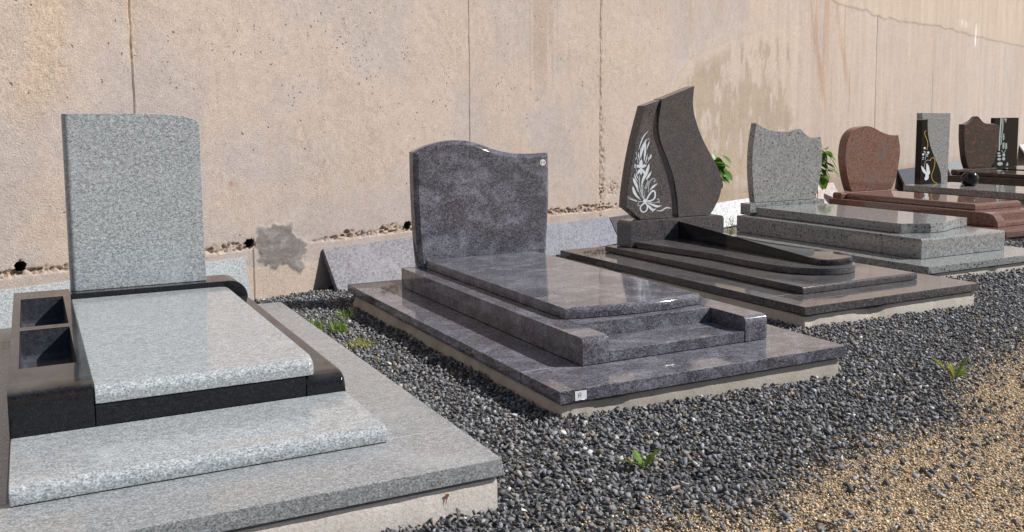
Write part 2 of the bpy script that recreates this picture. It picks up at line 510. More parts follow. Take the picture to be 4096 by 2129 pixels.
# honeycombed strips beside two joints
hc2 = gauss(S - 3.86, 0.035) * sstep(Z, 0.30, 0.42) * (1 - sstep(Z, 0.9, 1.5)) * sstep(nB, 0.32, 0.55)
hc2 += gauss(S - 3.835, 0.012) * sstep(nC, 0.35, 0.5) * 0.8
hc2 += gauss(S - 4.03, 0.10) * gauss(Z - 0.47, 0.07) * sstep(nB, 0.35, 0.5)
hc3 = gauss(S + 0.735, 0.030) * sstep(Z, 1.28, 1.42) * sstep(nB, 0.30, 0.5)
hcs = np.clip(hc + hc2 * 0.8, 0, 1)
# sandy washed patches
wash = gauss(S + 1.20, 0.11) * sstep(Z, 1.15, 1.4) + gauss(S + 1.33, 0.12) * gauss(Z - 1.27, 0.13) * 0.8 + hc3 * 0.9
wash = np.clip(wash * sstep(nB, 0.34, 0.55) * 1.3, 0, 1)
wash2 = sstep(nA, 0.46, 0.60) * sstep(fbm(S, Z, 3, 3, 4, 77), 0.42, 0.58) * (1 - sstep(S, 3.5, 6))

disp = -(hcs * (0.002 + 0.022 * (1 - sstep(fbm(S, Z, 60, 66, 2, 53), 0.36, 0.56)))) - wash * 0.007 * fbm(S, Z, 70, 70, 2, 57)
disp += (nA - 0.5) * 0.012 + (nB - 0.5) * 0.003
disp -= 0.0035 * (nC - 0.5) * (0.4 + wash2)
# joints as grooves
for js, jw, z0, jd in JOINTS:
    near = np.abs(S0 - js) < jw * 1.8
    S = S + (fbm(S0 * 0 + js, Z, 1, 5, 3, 61) - 0.5) * 0.014 * gauss(S0 - js, 0.03) * (1 if js < 9 else 2)
    g = np.abs(S0 - js) < jw * 0.8
    keep = (Z > z0) & (Z < 2.62)
    amp = 0.35 + 0.65 * sstep(fbm(S0, Z, 1, 3, 3, 63), 0.3, 0.6)
    disp = np.where(g & keep, disp - jd * amp, disp)
for js, jw in LOWJ:
    g = (np.abs(S0 - js) < jw * 0.8) & (Z < 0.33)
    disp = np.where(g, disp - 0.008, disp)
# formwork steps
disp += 0.004 * sstep(S0, 3.80, 3.84) - 0.003 * sstep(S0, 8.14, 8.16) + 0.003 * sstep(S0, 2.045, 2.055)
disp += 0.0015 * (1 - sstep(Z, low_z(S) - 0.004, low_z(S) + 0.004)) * (S < 2.2)
up_z = np.interp(S, [-4, 5, 8.2, 9.0, 9.5, 10.1, 11.2, 12.5, 14.0, 15.8, 18, 26], [4.6, 3.9, 3.2, 2.74, 2.665, 2.655, 2.615, 2.615, 2.665, 2.63, 2.625, 2.61]) + (fbm(S, Z, 4, 4, 4, 71) - 0.5) * 0.09
upper = sstep(Z, up_z - 0.012, up_z + 0.012)
disp += 0.006 * upper
# cement patch outline
PATCH = [(0.012, 0.401), (0.088, 0.456), (0.207, 0.451), (0.314, 0.454), (0.413, 0.366), (0.443, 0.31), (0.377, 0.245), (0.337, 0.217), (0.374, 0.167), (0.196, 0.176), (0.1, 0.201), (0.058, 0.257), (0.039, 0.347)]
def poly_sd(px, pz, poly):
    P = np.array(poly); Q = np.roll(P, -1, 0)
    d = np.full(px.shape, 1e9); ins = np.zeros(px.shape, bool)
    for (x0, y0), (x1, y1) in zip(P, Q):
        ex, ey = x1 - x0, y1 - y0
        t = np.clip(((px - x0) * ex + (pz - y0) * ey) / (ex * ex + ey * ey), 0, 1)
        d = np.minimum(d, np.hypot(px - x0 - t * ex, pz - y0 - t * ey))
        c = ((y0 > pz) != (y1 > pz)) & (px < (x1 - x0) * (pz - y0) / (y1 - y0 + 1e-12) + x0)
        ins ^= c
    return np.where(ins, d, -d)
psd = poly_sd(S, Z, PATCH) + (nC - 0.5) * 0.07 + (nB - 0.5) * 0.13
patch = sstep(psd, -0.016, 0.010)
disp += patch * (0.003 + 0.007 * fbm(S, Z, 16, 30, 3, 113))

# colour
def mixc(c, col, f): return c * (1 - f[..., None]) + np.array(col)[None, None] * f[..., None]
C = np.zeros(S.shape + (3,)) + np.array([0.470, 0.393, 0.335])
C = mixc(C, (0.485, 0.398, 0.325), sstep(nA, 0.48, 0.66) * 0.8)
greyz = sstep(0.55 - nA, 0.03, 0.14) * 0.75
greyz = np.maximum(greyz, 1.0 * gauss(S - 0.15, 0.60) * gauss(Z - 0.90, 0.20) * sstep(nB, 0.25, 0.55))
greyz = np.maximum(greyz, 0.7 * gauss(S + 0.80, 0.035) * sstep(Z, 1.0, 1.1))
greyz = np.maximum(greyz, 0.7 * gauss(S + 1.45, 0.25) * gauss(Z - 0.62, 0.25) * sstep(nB, 0.35, 0.6))
greyz = np.maximum(greyz, 0.75 * (1 - sstep(Z, 0.45, 0.95)) * sstep(nB * 0.6 + nA * 0.4, 0.40, 0.58) * (1 - sstep(S, 3.0, 5.0)))
C = mixc(C, (0.410, 0.366, 0.338), np.clip(greyz, 0, 1) * 0.85)
C = mixc(C, (0.50, 0.385, 0.27), wash * 0.5)
C = mixc(C, (0.48, 0.395, 0.325), wash2 * 0.25)
C = mixc(C, (0.50, 0.425, 0.36), sstep(S, 8.0, 11) * 0.55)
C = mixc(C, (0.49, 0.40, 0.31), (1 - sstep(Z, low_z(S) - 0.01, low_z(S) + 0.01)) * 0.7 * (1 - sstep(S, 2, 4)))
C = mixc(C, (0.37, 0.31, 0.255), gauss(dz + 0.06, 0.05) * sstep(nB, 0.35, 0.6) * 0.5)
# big washed stain under an arc
arc = np.interp(S, [4.9, 5.146, 5.26, 5.526, 6.029, 6.607, 7.274, 7.879, 8.1, 8.16], [0.9, 1.45, 1.60, 1.795, 1.945, 2.075, 2.219, 2.295, 2.26, 0.0])
ins = sstep(arc - Z + (nB - 0.5) * 0.10, -0.02, 0.03) * sstep(S, 4.95, 5.15) * (1 - sstep(S, 8.135, 8.155))
C = mixc(C, (0.49, 0.415, 0.335), ins * 0.7)
halo = gauss(arc - Z + 0.07, 0.07) * sstep(S, 4.9, 5.2) * (1 - sstep(S, 6.8, 7.6)) * sstep(nV2, 0.3, 0.55)
C = mixc(C, (0.53, 0.475, 0.435), halo * 0.35)
rim = gauss(arc - Z - 0.015, 0.018) * ins * (1 - sstep(S, 6.6, 7.4))
C = mixc(C, (0.36, 0.295, 0.22), rim * 0.3)
mott = fbm(S, Z, 9.0, 3.6, 6, 83)
core = gauss(S - 6.3, 1.35) * gauss(Z - 1.15, 0.80) * 1.1 + gauss(S - 7.5, 0.5) * gauss(Z - 1.05, 0.35) * 0.5
olive = ins * sstep(mott * (0.62 + 0.6 * core), 0.40, 0.53) * sstep(arc - Z, 0.03, 0.25)
C = mixc(C, (0.365, 0.300, 0.225), olive * 0.85)
C = mixc(C, (0.46, 0.365, 0.255), ins * gauss(Z - 0.7, 0.45) * sstep(mott, 0.42, 0.6) * (1 - sstep(S, 6.6, 7.4)) * 0.6)
# rust and dirt runs
st = sstep(nV2 * 0.5 + nV * 0.5, 0.50, 0.62)
zone = gauss(S - 9.0, 0.45) * sstep(Z, 1.0, 1.7) + 0.8 * gauss(S - 9.75, 0.30) * sstep(Z, 0.9, 1.6) + gauss(S - 11.45, 0.25) * sstep(Z, 0.6, 1.3) * 0.8
zone2 = 0.85 * gauss(S - 2.9, 0.55) * sstep(Z, 1.15, 1.7) + 0.55 * gauss(S - 5.6, 1.4) * sstep(Z, 1.75, 2.3) + 0.35 * gauss(S - 13.5, 2.0) + 0.35 * gauss(S - 9.5, 1.2)
C = mixc(C, (0.37, 0.235, 0.140), np.clip(st * zone, 0, 1) * 0.50)
C = mixc(C, (0.36, 0.265, 0.185), np.clip(st * zone2, 0, 1) * 0.62)
for s_a, s_b, z_a, z_b, w in ((8.55, 9.02, 2.65, 1.6, 0.035), (9.44, 9.98, 2.7, 1.5, 0.030), (8.72, 9.12, 2.5, 1.3, 0.02)):
    t = np.clip((z_a - Z) / (z_a - z_b), 0, 1.0)
    cs = s_a + (s_b - s_a) * (t ** 1.6) + (fbm(S * 0, Z, 1, 3, 3, 87) - 0.5) * 0.12
    f = gauss(S - cs, w * (1 + 2.2 * t)) * (Z < z_a) * sstep(Z, z_b - 0.25, z_b + 0.2) * (0.45 + 0.8 * nV2)
    C = mixc(C, (0.38, 0.25, 0.16), np.clip(f, 0, 1) * 0.55)
# later pour on top
C = mixc(C, (0.51, 0.42, 0.33), upper * 0.8)
C = mixc(C, (0.36, 0.28, 0.20), gauss(Z - up_z + 0.006, 0.014) * (S > 8) * 0.40)
ws = (gauss(S - 16.25, 0.10) * sstep(Z, 2.38, 2.5) * (1 - sstep(Z, 2.78, 2.86)) + gauss(S - 15.4, 0.35) * gauss(Z - 2.80, 0.05) * 0.6) * sstep(nV2, 0.35, 0.55)
C = mixc(C, (0.80, 0.80, 0.79), np.clip(ws, 0, 1))
# cement patch
C = mixc(C, (0.185, 0.170, 0.158), patch * 0.93)
C = mixc(C, (0.31, 0.285, 0.265), patch * sstep(fbm(S, Z, 12, 22, 4, 97), 0.47, 0.62) * 0.7)
# brown dirt at the foot on the right
C = mixc(C, (0.33, 0.245, 0.165), (1 - sstep(Z, 0.22, 0.42)) * sstep(S, 4.6, 5.8) * (0.3 + 0.6 * nB))
# exposed aggregate in the honeycomb
agg = fbm(S, Z, 55, 55, 2, 101)
C = np.where((hcs > 0.25)[..., None], mixc(mixc(C, (0.40, 0.32, 0.25), hcs * 0.8), (0.46, 0.31, 0.20), hcs * sstep(agg, 0.55, 0.7) * 0.6), C)
# small rust spots
for a_s, a_z, r in ((-0.13, 0.75, 0.012), (0.60, 0.86, 0.010), (0.95, 0.72, 0.008), (2.9, 1.3, 0.01)):
    C = mixc(C, (0.36, 0.13, 0.05), gauss(S - a_s, r) * gauss(Z - a_z, r * 1.4) * 0.8)
C *= np.array([1.000, 0.990, 1.015])[None, None]
C *= (1.04 + (0.03 + 0.10 * sstep(S, 5, 9)) * (sstep(nV, 0.3, 0.7) - 0.5))[..., None]
C *= (0.93 + 0.14 * nC)[..., None] * (0.95 + 0.10 * nB)[..., None]

# weep holes
cut = np.zeros(S.shape, bool)
for hs, hz, r in HOLES:
    dd = np.hypot(S - hs, Z - hz)
    cut |= dd < r
    ang = np.arctan2(Z - hz, S - hs)
    rr = r * (1 + 0.10 * np.sin(3 * ang + hs * 9) + 0.06 * np.sin(7 * ang))
    snap = (dd >= r) & (dd < r + 0.0125)
    S = np.where(snap, hs + np.cos(ang) * rr, S)
    Z = np.where(snap, hz + np.sin(ang) * rr, Z)
px = WP[0] + WT[0] * S + WN[0] * disp
py = WP[1] + WT[1] * S + WN[1] * disp
V = np.stack([px, py, Z], -1).reshape(-1, 3)
ns, nz = S.shape
vid = np.arange(ns * nz).reshape(ns, nz)
Fq = np.stack([vid[:-1, :-1], vid[1:, :-1], vid[1:, 1:], vid[:-1, 1:]], -1)
bad = cut[:-1, :-1] | cut[1:, :-1] | cut[1:, 1:] | cut[:-1, 1:]
Fq = Fq[~bad].reshape(-1, 4)

def wall_mat():
    m, nt, b = new_mat("weathered_cast_concrete")
    tc = nd(nt, "ShaderNodeTexCoord"); v = tc.outputs['Object']
    at = nd(nt, "ShaderNodeAttribute", attribute_name="tint")
    c = at.outputs['Color']
    n1 = noise(nt, v, 95, 4, 0.65)
    c = mix(nt, 1.0, c, ramp(nt, n1, [(0.28, (0.76, 0.75, 0.73)), (0.5, (1.0, 1.0, 1.0)), (0.72, (1.15, 1.145, 1.13))]), 'MULTIPLY')
    sa_ = nd(nt, "ShaderNodeAttribute", attribute_name="sandy")
    n4 = noise(nt, v, 85, 5, 0.72)
    gr4 = ramp(nt, n4, [(0.34, (0.78, 0.76, 0.73)), (0.46, (0.99, 0.985, 0.975)), (0.62, (1.09, 1.075, 1.05))])
    c = mix(nt, sa_.outputs['Fac'], c, mix(nt, 1.0, c, gr4, 'MULTIPLY'))
    n2 = noise(nt, v, 30, 3, 0.6)
    c = mix(nt, 1.0, c, ramp(nt, n2, [(0.3, (0.93, 0.92, 0.91)), (0.7, (1.05, 1.05, 1.05))]), 'MULTIPLY')
    # bug holes, the shade inside them painted in as a dark colour
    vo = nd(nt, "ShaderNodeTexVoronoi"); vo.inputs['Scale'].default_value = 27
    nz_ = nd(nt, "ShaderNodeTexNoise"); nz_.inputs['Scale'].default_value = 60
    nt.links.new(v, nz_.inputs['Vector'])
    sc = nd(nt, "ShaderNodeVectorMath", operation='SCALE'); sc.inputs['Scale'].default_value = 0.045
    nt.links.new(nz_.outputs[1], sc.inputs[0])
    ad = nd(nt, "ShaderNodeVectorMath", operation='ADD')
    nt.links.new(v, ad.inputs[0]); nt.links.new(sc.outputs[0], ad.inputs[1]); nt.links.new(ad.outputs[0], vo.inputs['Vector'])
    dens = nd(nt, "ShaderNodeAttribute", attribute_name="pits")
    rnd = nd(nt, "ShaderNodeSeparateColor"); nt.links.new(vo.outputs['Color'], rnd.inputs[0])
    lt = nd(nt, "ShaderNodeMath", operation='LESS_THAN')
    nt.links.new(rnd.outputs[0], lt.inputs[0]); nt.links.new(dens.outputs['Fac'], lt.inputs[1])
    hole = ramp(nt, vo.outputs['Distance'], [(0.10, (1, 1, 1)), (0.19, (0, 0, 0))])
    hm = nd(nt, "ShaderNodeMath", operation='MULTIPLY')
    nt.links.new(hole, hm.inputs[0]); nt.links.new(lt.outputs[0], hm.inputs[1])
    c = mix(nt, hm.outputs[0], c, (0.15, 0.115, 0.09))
    nt.links.new(c, b.inputs['Base Color'])
    b.inputs['Roughness'].default_value = 0.93
    b.inputs['Specular IOR Level'].default_value = 0.25
    h1 = nd(nt, "ShaderNodeMath", operation='MULTIPLY'); h1.inputs[1].default_value = -1.5
    nt.links.new(hm.outputs[0], h1.inputs[0])
    h2 = nd(nt, "ShaderNodeMath", operation='ADD')
    nt.links.new(h1.outputs[0], h2.inputs[0]); nt.links.new(noise(nt, v, 120, 4, 0.65), h2.inputs[1])
    sm_ = nd(nt, "ShaderNodeMath", operation='MULTIPLY_ADD'); sm_.inputs[1].default_value = 0.9; sm_.inputs[2].default_value = 0.2
    nt.links.new(sa_.outputs['Fac'], sm_.inputs[0])
    hs2 = nd(nt, "ShaderNodeMath", operation='MULTIPLY')
    nt.links.new(n4, hs2.inputs[0]); nt.links.new(sm_.outputs[0], hs2.inputs[1])
    h3 = nd(nt, "ShaderNodeMath", operation='ADD')
    nt.links.new(h2.outputs[0], h3.inputs[0]); nt.links.new(hs2.outputs[0], h3.inputs[1])
    bp = nd(nt, "ShaderNodeBump"); bp.inputs['Strength'].default_value = 0.8; bp.inputs['Distance'].default_value = 0.005
    nt.links.new(h3.outputs[0], bp.inputs['Height'])
    nt.links.new(bp.outputs[0], b.inputs['Normal'])
    return m
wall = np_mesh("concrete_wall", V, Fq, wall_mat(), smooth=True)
col_attr(wall.data, "tint", np.concatenate([C, np.ones(S.shape + (1,))], -1).reshape(-1, 4))
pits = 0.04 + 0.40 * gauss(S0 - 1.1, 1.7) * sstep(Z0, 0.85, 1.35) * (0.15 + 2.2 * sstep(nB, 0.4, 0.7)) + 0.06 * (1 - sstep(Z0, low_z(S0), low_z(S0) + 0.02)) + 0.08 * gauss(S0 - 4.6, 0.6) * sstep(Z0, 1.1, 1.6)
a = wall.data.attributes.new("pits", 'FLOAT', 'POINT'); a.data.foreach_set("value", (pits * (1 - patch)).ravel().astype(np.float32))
a = wall.data.attributes.new("sandy", 'FLOAT', 'POINT'); a.data.foreach_set("value", (np.clip(wash2 * 0.9 + wash + 0.5 * sstep(fbm(S0, Z0, 2.1, 2.1, 4, 131), 0.50, 0.62) * (1 - sstep(S0, 4, 7)), 0, 1) * (1 - patch)).ravel().astype(np.float32))
tag(wall, "tall weathered beige concrete wall with rust runs and casting joints", "wall", kind="thing")
# thickness of the wall behind the face
e0 = wpt(-7.0, -0.03, 0); e1 = wpt(25.9, -0.03, 0)
bk = [wpt(-7.0, -0.42, -0.5), wpt(25.9, -0.42, -0.5), wpt(25.9, -0.42, 5.33), wpt(-7.0, -0.42, 5.33), wpt(-7.0, -0.03, -0.5), wpt(25.9, -0.03, -0.5), wpt(25.9, -0.03, 5.33), wpt(-7.0, -0.03, 5.33)]
raw_mesh("wall_back", bk, [(0, 1, 2, 3), (4, 0, 3, 7), (1, 5, 6, 2), (3, 2, 6, 7)], M['foot_tan'], wall)
for hs, hz, r in HOLES:
    bm = bmesh.new()
    rings = []
    for d, q in ((0.002, 1.10), (0.003, 1.0), (-0.012, 0.97), (-0.24, 0.97)):
        rings.append([bm.verts.new(wpt(hs + math.cos(t) * r * q, d - 0.006, hz + math.sin(t) * r * q)) for t in np.linspace(0, 2 * math.pi, 24, endpoint=False)])
    for A, B in zip(rings[:-1], rings[1:]):
        for i in range(24): bm.faces.new((A[i], A[(i + 1) % 24], B[(i + 1) % 24], B[i]))
    bm.faces.new(rings[-1])
    finish("drain_pipe", bm, M['pipe'], wall, wn_mod=False)

# ------------------------------------------------------------------ slabs leaning on the wall
def leaning_slab(s0, s1, zt, zb, dist, mat, label, th=0.03, tilt=0.0, d_top=0.012):
    """leans with its top edge on the wall; dist = foot distance from the wall"""
    ux = np.array([*WT, 0.0])
    mid = (s0 + s1) / 2
    bot = np.array(wpt(mid, dist, zb)); top = np.array(wpt(mid, d_top, zt))
    up = top - bot; L = np.linalg.norm(up); up /= L
    nrm = np.cross(ux, up)
    w = (s1 - s0) / 2
    bm = box(-w, w, 0, L, -th, 0)
    micro(bm, 0.002)
    o = finish("leaning_slab", bm, mat)
    o.matrix_world = Matrix(((ux[0], up[0], nrm[0], bot[0]), (ux[1], up[1], nrm[1], bot[1]), (ux[2], up[2], nrm[2], bot[2]), (0, 0, 0, 1)))
    tag(o, label, "stone slab", "stone slabs leaning on the wall", "thing")
    return o
leaning_slab(-2.1, -0.06, 0.278, -0.02, 0.085, M['grey'], "pale grey granite slab leaning on wall behind the light grey grave")
leaning_slab(0.56, 1.75, 0.262, -0.03, 0.17, M['lavender'], "lavender grey slab leaning on wall beside the blue violet headstone")
leaning_slab(1.79, 3.96, 0.200, -0.05, 0.15, M['paleblue'], "long blue grey slab leaning between blue violet and flame shaped headstones")
leaning_slab(3.98, 5.1, 0.186, -0.06, 0.15, M['brown'], "dark brown slab leaning behind the flame shaped headstone")
leaning_slab(5.3, 7.3, 0.168, -0.09, 0.17, M['white'], "nearly white slab leaning on wall behind the thin dry weed")
leaning_slab(8.65, 9.42, 0.207, -0.12, 0.20, M['pink'], "pale pink slab leaning right of the speckled grey headstone")
leaning_slab(12.05, 13.6, 0.262, -0.15, 0.22, M['brown'], "dark veined slab leaning between red headstone and silver black stele")
leaning_slab(14.6, 16.2, 0.262, -0.18, 0.20, M['silver'], "light grey slab leaning left of the mahogany shield headstone")
leaning_slab(20.0, 22.0, 0.443, 0.10, 0.25, M['white'], "bright white slab at the far right edge beside the black stele")

# ------------------------------------------------------------------ footings
def footing(x0, x1, y0, y1, z0, z1, g, mat, label, chips=0.004, seed=1):
    """g = (px,py,yaw); rectangular cast pad with a chipped upper edge"""
    root = empty("concrete_footing", (g[0], g[1], z0), g[2])
    # build as ring of short segments so that the arrises can be chipped
    r = np.random.default_rng(seed)
    bm = bmesh.new()
    pts = []
    for a, b in (((x0, y0), (x1, y0)), ((x1, y0), (x1, y1)), ((x1, y1), (x0, y1)), ((x0, y1), (x0, y0))):
        n = int(math.hypot(b[0] - a[0], b[1] - a[1]) / 0.02)
        for i in range(n):
            t = i / n
            pts.append((a[0] + (b[0] - a[0]) * t, a[1] + (b[1] - a[1]) * t))
    N = len(pts)
    cx, cy = (x0 + x1) / 2, (y0 + y1) / 2
    P = np.array(pts)
    nzv = fbm(P[:, 0], P[:, 1], 18, 18, 3, seed) - 0.5
    ch = np.clip(fbm(P[:, 0], P[:, 1], 3.7, 3.7, 3, seed + 9) - 0.60, 0, 1) * 14 * chips * (0.5 + fbm(P[:, 0], P[:, 1], 30, 30, 2, seed + 19))
    dirs = np.stack([np.where(np.abs(P[:, 0] - x0) < 1e-6, -1, np.where(np.abs(P[:, 0] - x1) < 1e-6, 1, 0)), np.where(np.abs(P[:, 1] - y0) < 1e-6, -1, np.where(np.abs(P[:, 1] - y1) < 1e-6, 1, 0))], 1).astype(float)
    rows = []
    for zz, inset, dzz in ((0.0, 0.006, 0.010), (0.010, 0.0, 0.004), ((z1 - z0) * 0.5, 0.0, 0.0), (z1 - z0 - 0.012, 0.0, 0.0), (z1 - z0 - 0.002, 0.002, 0.0), (z1 - z0, 0.012, 0.0)):
        row = []
        for i in range(N):
            k = inset + nzv[i] * 0.005
            dd = 0
            if zz > (z1 - z0) * 0.6: k += ch[i] * 3; dd = -ch[i] * (2.0 if zz > z1 - z0 - 0.011 else 1.0)
            row.append(bm.verts.new((P[i, 0] - dirs[i, 0] * k, P[i, 1] - dirs[i, 1] * k, zz + dd + nzv[i] * dzz)))
        rows.append(row)
    for A, B in zip(rows[:-1], rows[1:]):
        for i in range(N): bm.faces.new((A[i], A[(i + 1) % N], B[(i + 1) % N], B[i]))
    bm.faces.new(rows[-1]); bm.faces.new(rows[0][::-1])
    finish("pad", bm, mat, root, angle=50, wn_mod=False)
    finish("mortar_bed", box(x0 + 0.03, x1 - 0.03, y0 + 0.03, y1 - 0.03, z1 - z0 + 0.0005 - 0.02, z1 - z0 + 0.0075), M['mortar'], root, smooth=False)
    tag(root, label, "footing", "concrete footings under the graves")
    return root

def base_frame(root, x1, y1, zb, zt, jf, jr, mat, wl, wr, x0=0.0):
    """granite surround slabs laid as front, back, left and right pieces with hairline joints"""
    zr = root.location.z
    g = 0.0012
    for (a, b, c, d) in ((x0, x1, 0, jf - g), (x0, wl, jf + g, jr - g), (wr, x1, jf + g, jr - g), (x0, x1, jr + g, y1)):
        finish("base_slab", micro(box(a, b, c, d, zb - zr, zt - zr), 0.0035, 2), mat, root)
    finish("joint_grout", box(x0 + 0.004, x1 - 0.004, 0.02, y1 - 0.02, zb - zr + 0.002, zt - zr - 0.0012), M['grout'], root, smooth=False)

GA = (1.1697, 2.3462, 0.0005)
GB = (1.7389, 2.9972, 0.0)
GC = (3.8113, 3.8392, 0.0169)
GD = (5.9081, 4.7180, 0.0213)
GE = (8.56, 6.0, 0.02)
GF = (10.5014, 6.6013, 0.02)
GG = (12.7385, 7.6538, 0.02)
GH = (14.2207, 8.0465, 0.02)

def apply_bool(o, cutters):
    for c in cutters:
        m = o.modifiers.new("cut", 'BOOLEAN'); m.object = c; m.operation = 'DIFFERENCE'; m.solver = 'EXACT'
    wn_ = [m for m in o.modifiers if m.type == 'WEIGHTED_NORMAL']
    for m in wn_: o.modifiers.remove(m)
    bpy.context.view_layer.update()
    dg = bpy.context.evaluated_depsgraph_get()
    me = bpy.data.meshes.new_from_object(o.evaluated_get(dg))
    o.modifiers.clear()
    o.data = me
    me.polygons.foreach_set("use_smooth", [True] * len(me.polygons))
    me.set_sharp_from_angle(angle=math.radians(32))
    m = o.modifiers.new("wn", 'WEIGHTED_NORMAL'); m.keep_sharp = True
    for c in cutters: bpy.data.objects.remove(c)

# ------------------------------------------------------------------ grave A: light grey with black frame
footing(-1.49, -0.012, 0.012, 2.64, -0.06, 0.1105, GA, M['foot_pale'], "pale concrete footing under the light grey grave at front left", 0.002, 3)
ZA = 0.118
A = empty("grave_monument", (GA[0], GA[1], ZA), GA[2])
tag(A, "light grey granite grave framed in black with two planter niches", "grave", "display graves in a row")
base_frame(A, 0.0, 2.65, 0.120, 0.172, 0.315, 2.335, M['greybase'], -1.263, -0.238, x0=-1.5)
offA = (0, 0, -ZA)
bm = box(-1.258, -0.246, 0.281, 0.7085, 0.1745, 0.2225)
bevel(bm, lambda e, m, d: m.z > 0.221 and m.y < 0.29, 0.030, 6)
finish("front_step", micro(bm, 0.004, 2), M['grey'], A, offA)
# black planter block on the left
prof = [(0.711, 0.1745), (0.711, 0.333), (0.7155, 0.345), (0.728, 0.354), (0.760, 0.3585), (0.80, 0.3595), (2.505, 0.3595), (2.505, 0.1745)]
bl = finish("planter_block", micro(prism(prof, 'x', -1.2605, -1.0290), 0.003, 2), M['black'], A, offA)
cut = []
for ya, yb in ((0.995, 1.605), (1.672, 2.312)):
    b2 = box(-1.231, -1.061, ya, yb, 0.245, 0.45)
    bevel(b2, lambda e, m, d: m.z < 0.25, 0.022, 4)
    cut.append(finish("cutter", b2, None, A, offA, wn_mod=False))
apply_bool(bl, cut)
for ya, yb in ((0.995, 1.605), (1.672, 2.312)):
    b2 = box(-1.2304, -1.0616, ya + 0.0006, yb - 0.0006, 0.2456, 0.3575)
    bmesh.ops.delete(b2, geom=[f for f in b2.faces if f.normal.z > 0.9 and f.calc_center_median().z > 0.35], context='FACES_ONLY')
    bevel(b2, lambda e, m, d: m.z < 0.25, 0.0215, 4)
    finish("planter_niche", b2, M['niche'], bl, offA, wn_mod=False)
# rear beam
rb = prism([(-1.0275, 0.1745), (-0.242, 0.1745), (-0.242, 0.29)] + [(-0.242 - 0.085 * (1 - math.cos(t)), 0.283 + 0.085 * math.sin(t)) for t in np.linspace(0.15, math.pi / 2, 9)] + [(-1.0275, 0.368)], 'y', 2.3, 2.505)
finish("rear_beam", micro(rb, 0.003, 2), M['black'], A, offA)
# right rail with rolled front
prof = [(0.711, 0.1745), (0.711, 0.238), (0.716, 0.258), (0.730, 0.274), (0.752, 0.283), (0.785, 0.287), (2.297, 0.287), (2.297, 0.1745)]
rr_ = prism(prof, 'x', -0.3765, -0.2405)
bevel(rr_, lambda e, m, d: m.x > -0.245 and m.z > 0.23 , 0.022, 5)
finish("side_rail", micro(rr_, 0.002, 1), M['black'], A, offA)
finish("front_panel", micro(box(-1.0275, -0.3785, 0.7125, 0.76, 0.1745, 0.2895), 0.002), M['black'], A, offA)
finish("frame_core", box(-1.02, -0.38, 0.77, 2.29, 0.175, 0.288), M['black'], A, offA, smooth=False)
lid = prism([(-1.0265, 0.708)] + [(-0.37, 0.708), (-0.353, 0.715), (-0.345, 0.733)] + [(-0.345, 2.24), (-0.352, 2.275), (-0.375, 2.292), (-1.0265, 2.294)], 'z', 0.2915, 0.344)
bevel(lid, lambda e, m, d: m.z > 0.343 and m.y < 0.74, 0.036, 6)
finish("lid", micro(lid, 0.003, 2), M['grey'], A, offA)
out = [(-1.027, 0.3685), (-0.427, 0.3685), (-0.4295, 0.63), (-0.430, 0.95)] + cr([(-0.430, 1.10), (-0.431, 1.128), (-0.440, 1.145), (-0.462, 1.156), (-0.507, 1.168), (-0.568, 1.1755), (-0.654, 1.180), (-0.847, 1.1815)], 4) + [(-1.027, 1.181)]
hs_ = prism(out, 'y', 2.357, 2.440)
bevel(hs_, lambda e, m, d: abs(d.z) > 0.5 and m.x < -1.02, 0.028, 6)
finish("headstone", micro(hs_, 0.0035, 2), M['grey'], A, offA)

# ------------------------------------------------------------------ grave B: blue violet
footing(0.018, 1.466, 0.018, 2.63, -0.10, 0.0555, GB, M['foot_grey'], "warm grey concrete footing under the blue violet grave", 0.005, 5)
ZB = 0.062
B = empty("grave_monument", (GB[0], GB[1], ZB), GB[2])
tag(B, "dark blue violet granite grave with wavy topped headstone and open front planter", "grave", "display graves in a row")
base_frame(B, 1.489, 2.647, 0.0640, 0.115, 0.318, 2.615, M['blue'], 0.270, 1.258)
offB = (0, 0, -ZB)
for xa, xb in ((0.264, 0.3965), (1.1355, 1.264)):
    bm = box(xa, xb, 0.265, 2.387, 0.1175, 0.2343)
    bevel(bm, lambda e, m, d: m.z > 0.233 and m.y < 0.27 and abs(d.x) > 0.05, 0.028, 6)
    finish("side_kerb", micro(bm, 0.003, 2), M['blue'], B, offB)
bm = box(0.3985, 1.1335, 0.513, 2.387, 0.1175, 0.2335)
finish("inner_kerb", micro(bm, 0.003, 2), M['blue'], B, offB)
bm = box(0.3985, 1.1335, 0.268, 0.511, 0.1175, 0.1660)
finish("planter_step", micro(bm, 0.003, 2), M['blue'], B, offB)
front = cr([(0.386, 0.615), (0.58, 0.578), (0.77, 0.562), (0.96, 0.572), (1.146, 0.598)], 5)
lid = prism(front + [(1.146, 2.295), (0.386, 2.295)], 'z', 0.236, 0.2855)
bevel(lid, lambda e, m, d: m.z > 0.285 and m.y < 0.64, 0.026, 6)
finish("lid", micro(lid, 0.003, 2), M['blue'], B, offB)
lft = cr([(0.358, 0.236), (0.345, 0.383), (0.336, 0.566), (0.331, 0.748), (0.331, 0.942)], 4)
top = cr([(0.331, 0.942), (0.382, 0.964), (0.451, 0.988), (0.53, 1.005), (0.60, 1.011), (0.671, 1.008), (0.732, 0.997), (0.793, 0.978), (0.855, 0.956), (0.918, 0.938), (0.992, 0.924), (1.067, 0.917), (1.154, 0.915), (1.268, 0.919)], 3)
rgt = cr([(1.268, 0.919), (1.272, 0.779), (1.272, 0.662), (1.268, 0.555), (1.259, 0.418), (1.248, 0.236)], 4)
hs_ = prism(lft + top[1:] + rgt[1:], 'y', 2.307, 2.392)
bevel(hs_, lambda e, m, d: m.y < 2.308 and m.z > 0.24, 0.026, 1, clamp=False)
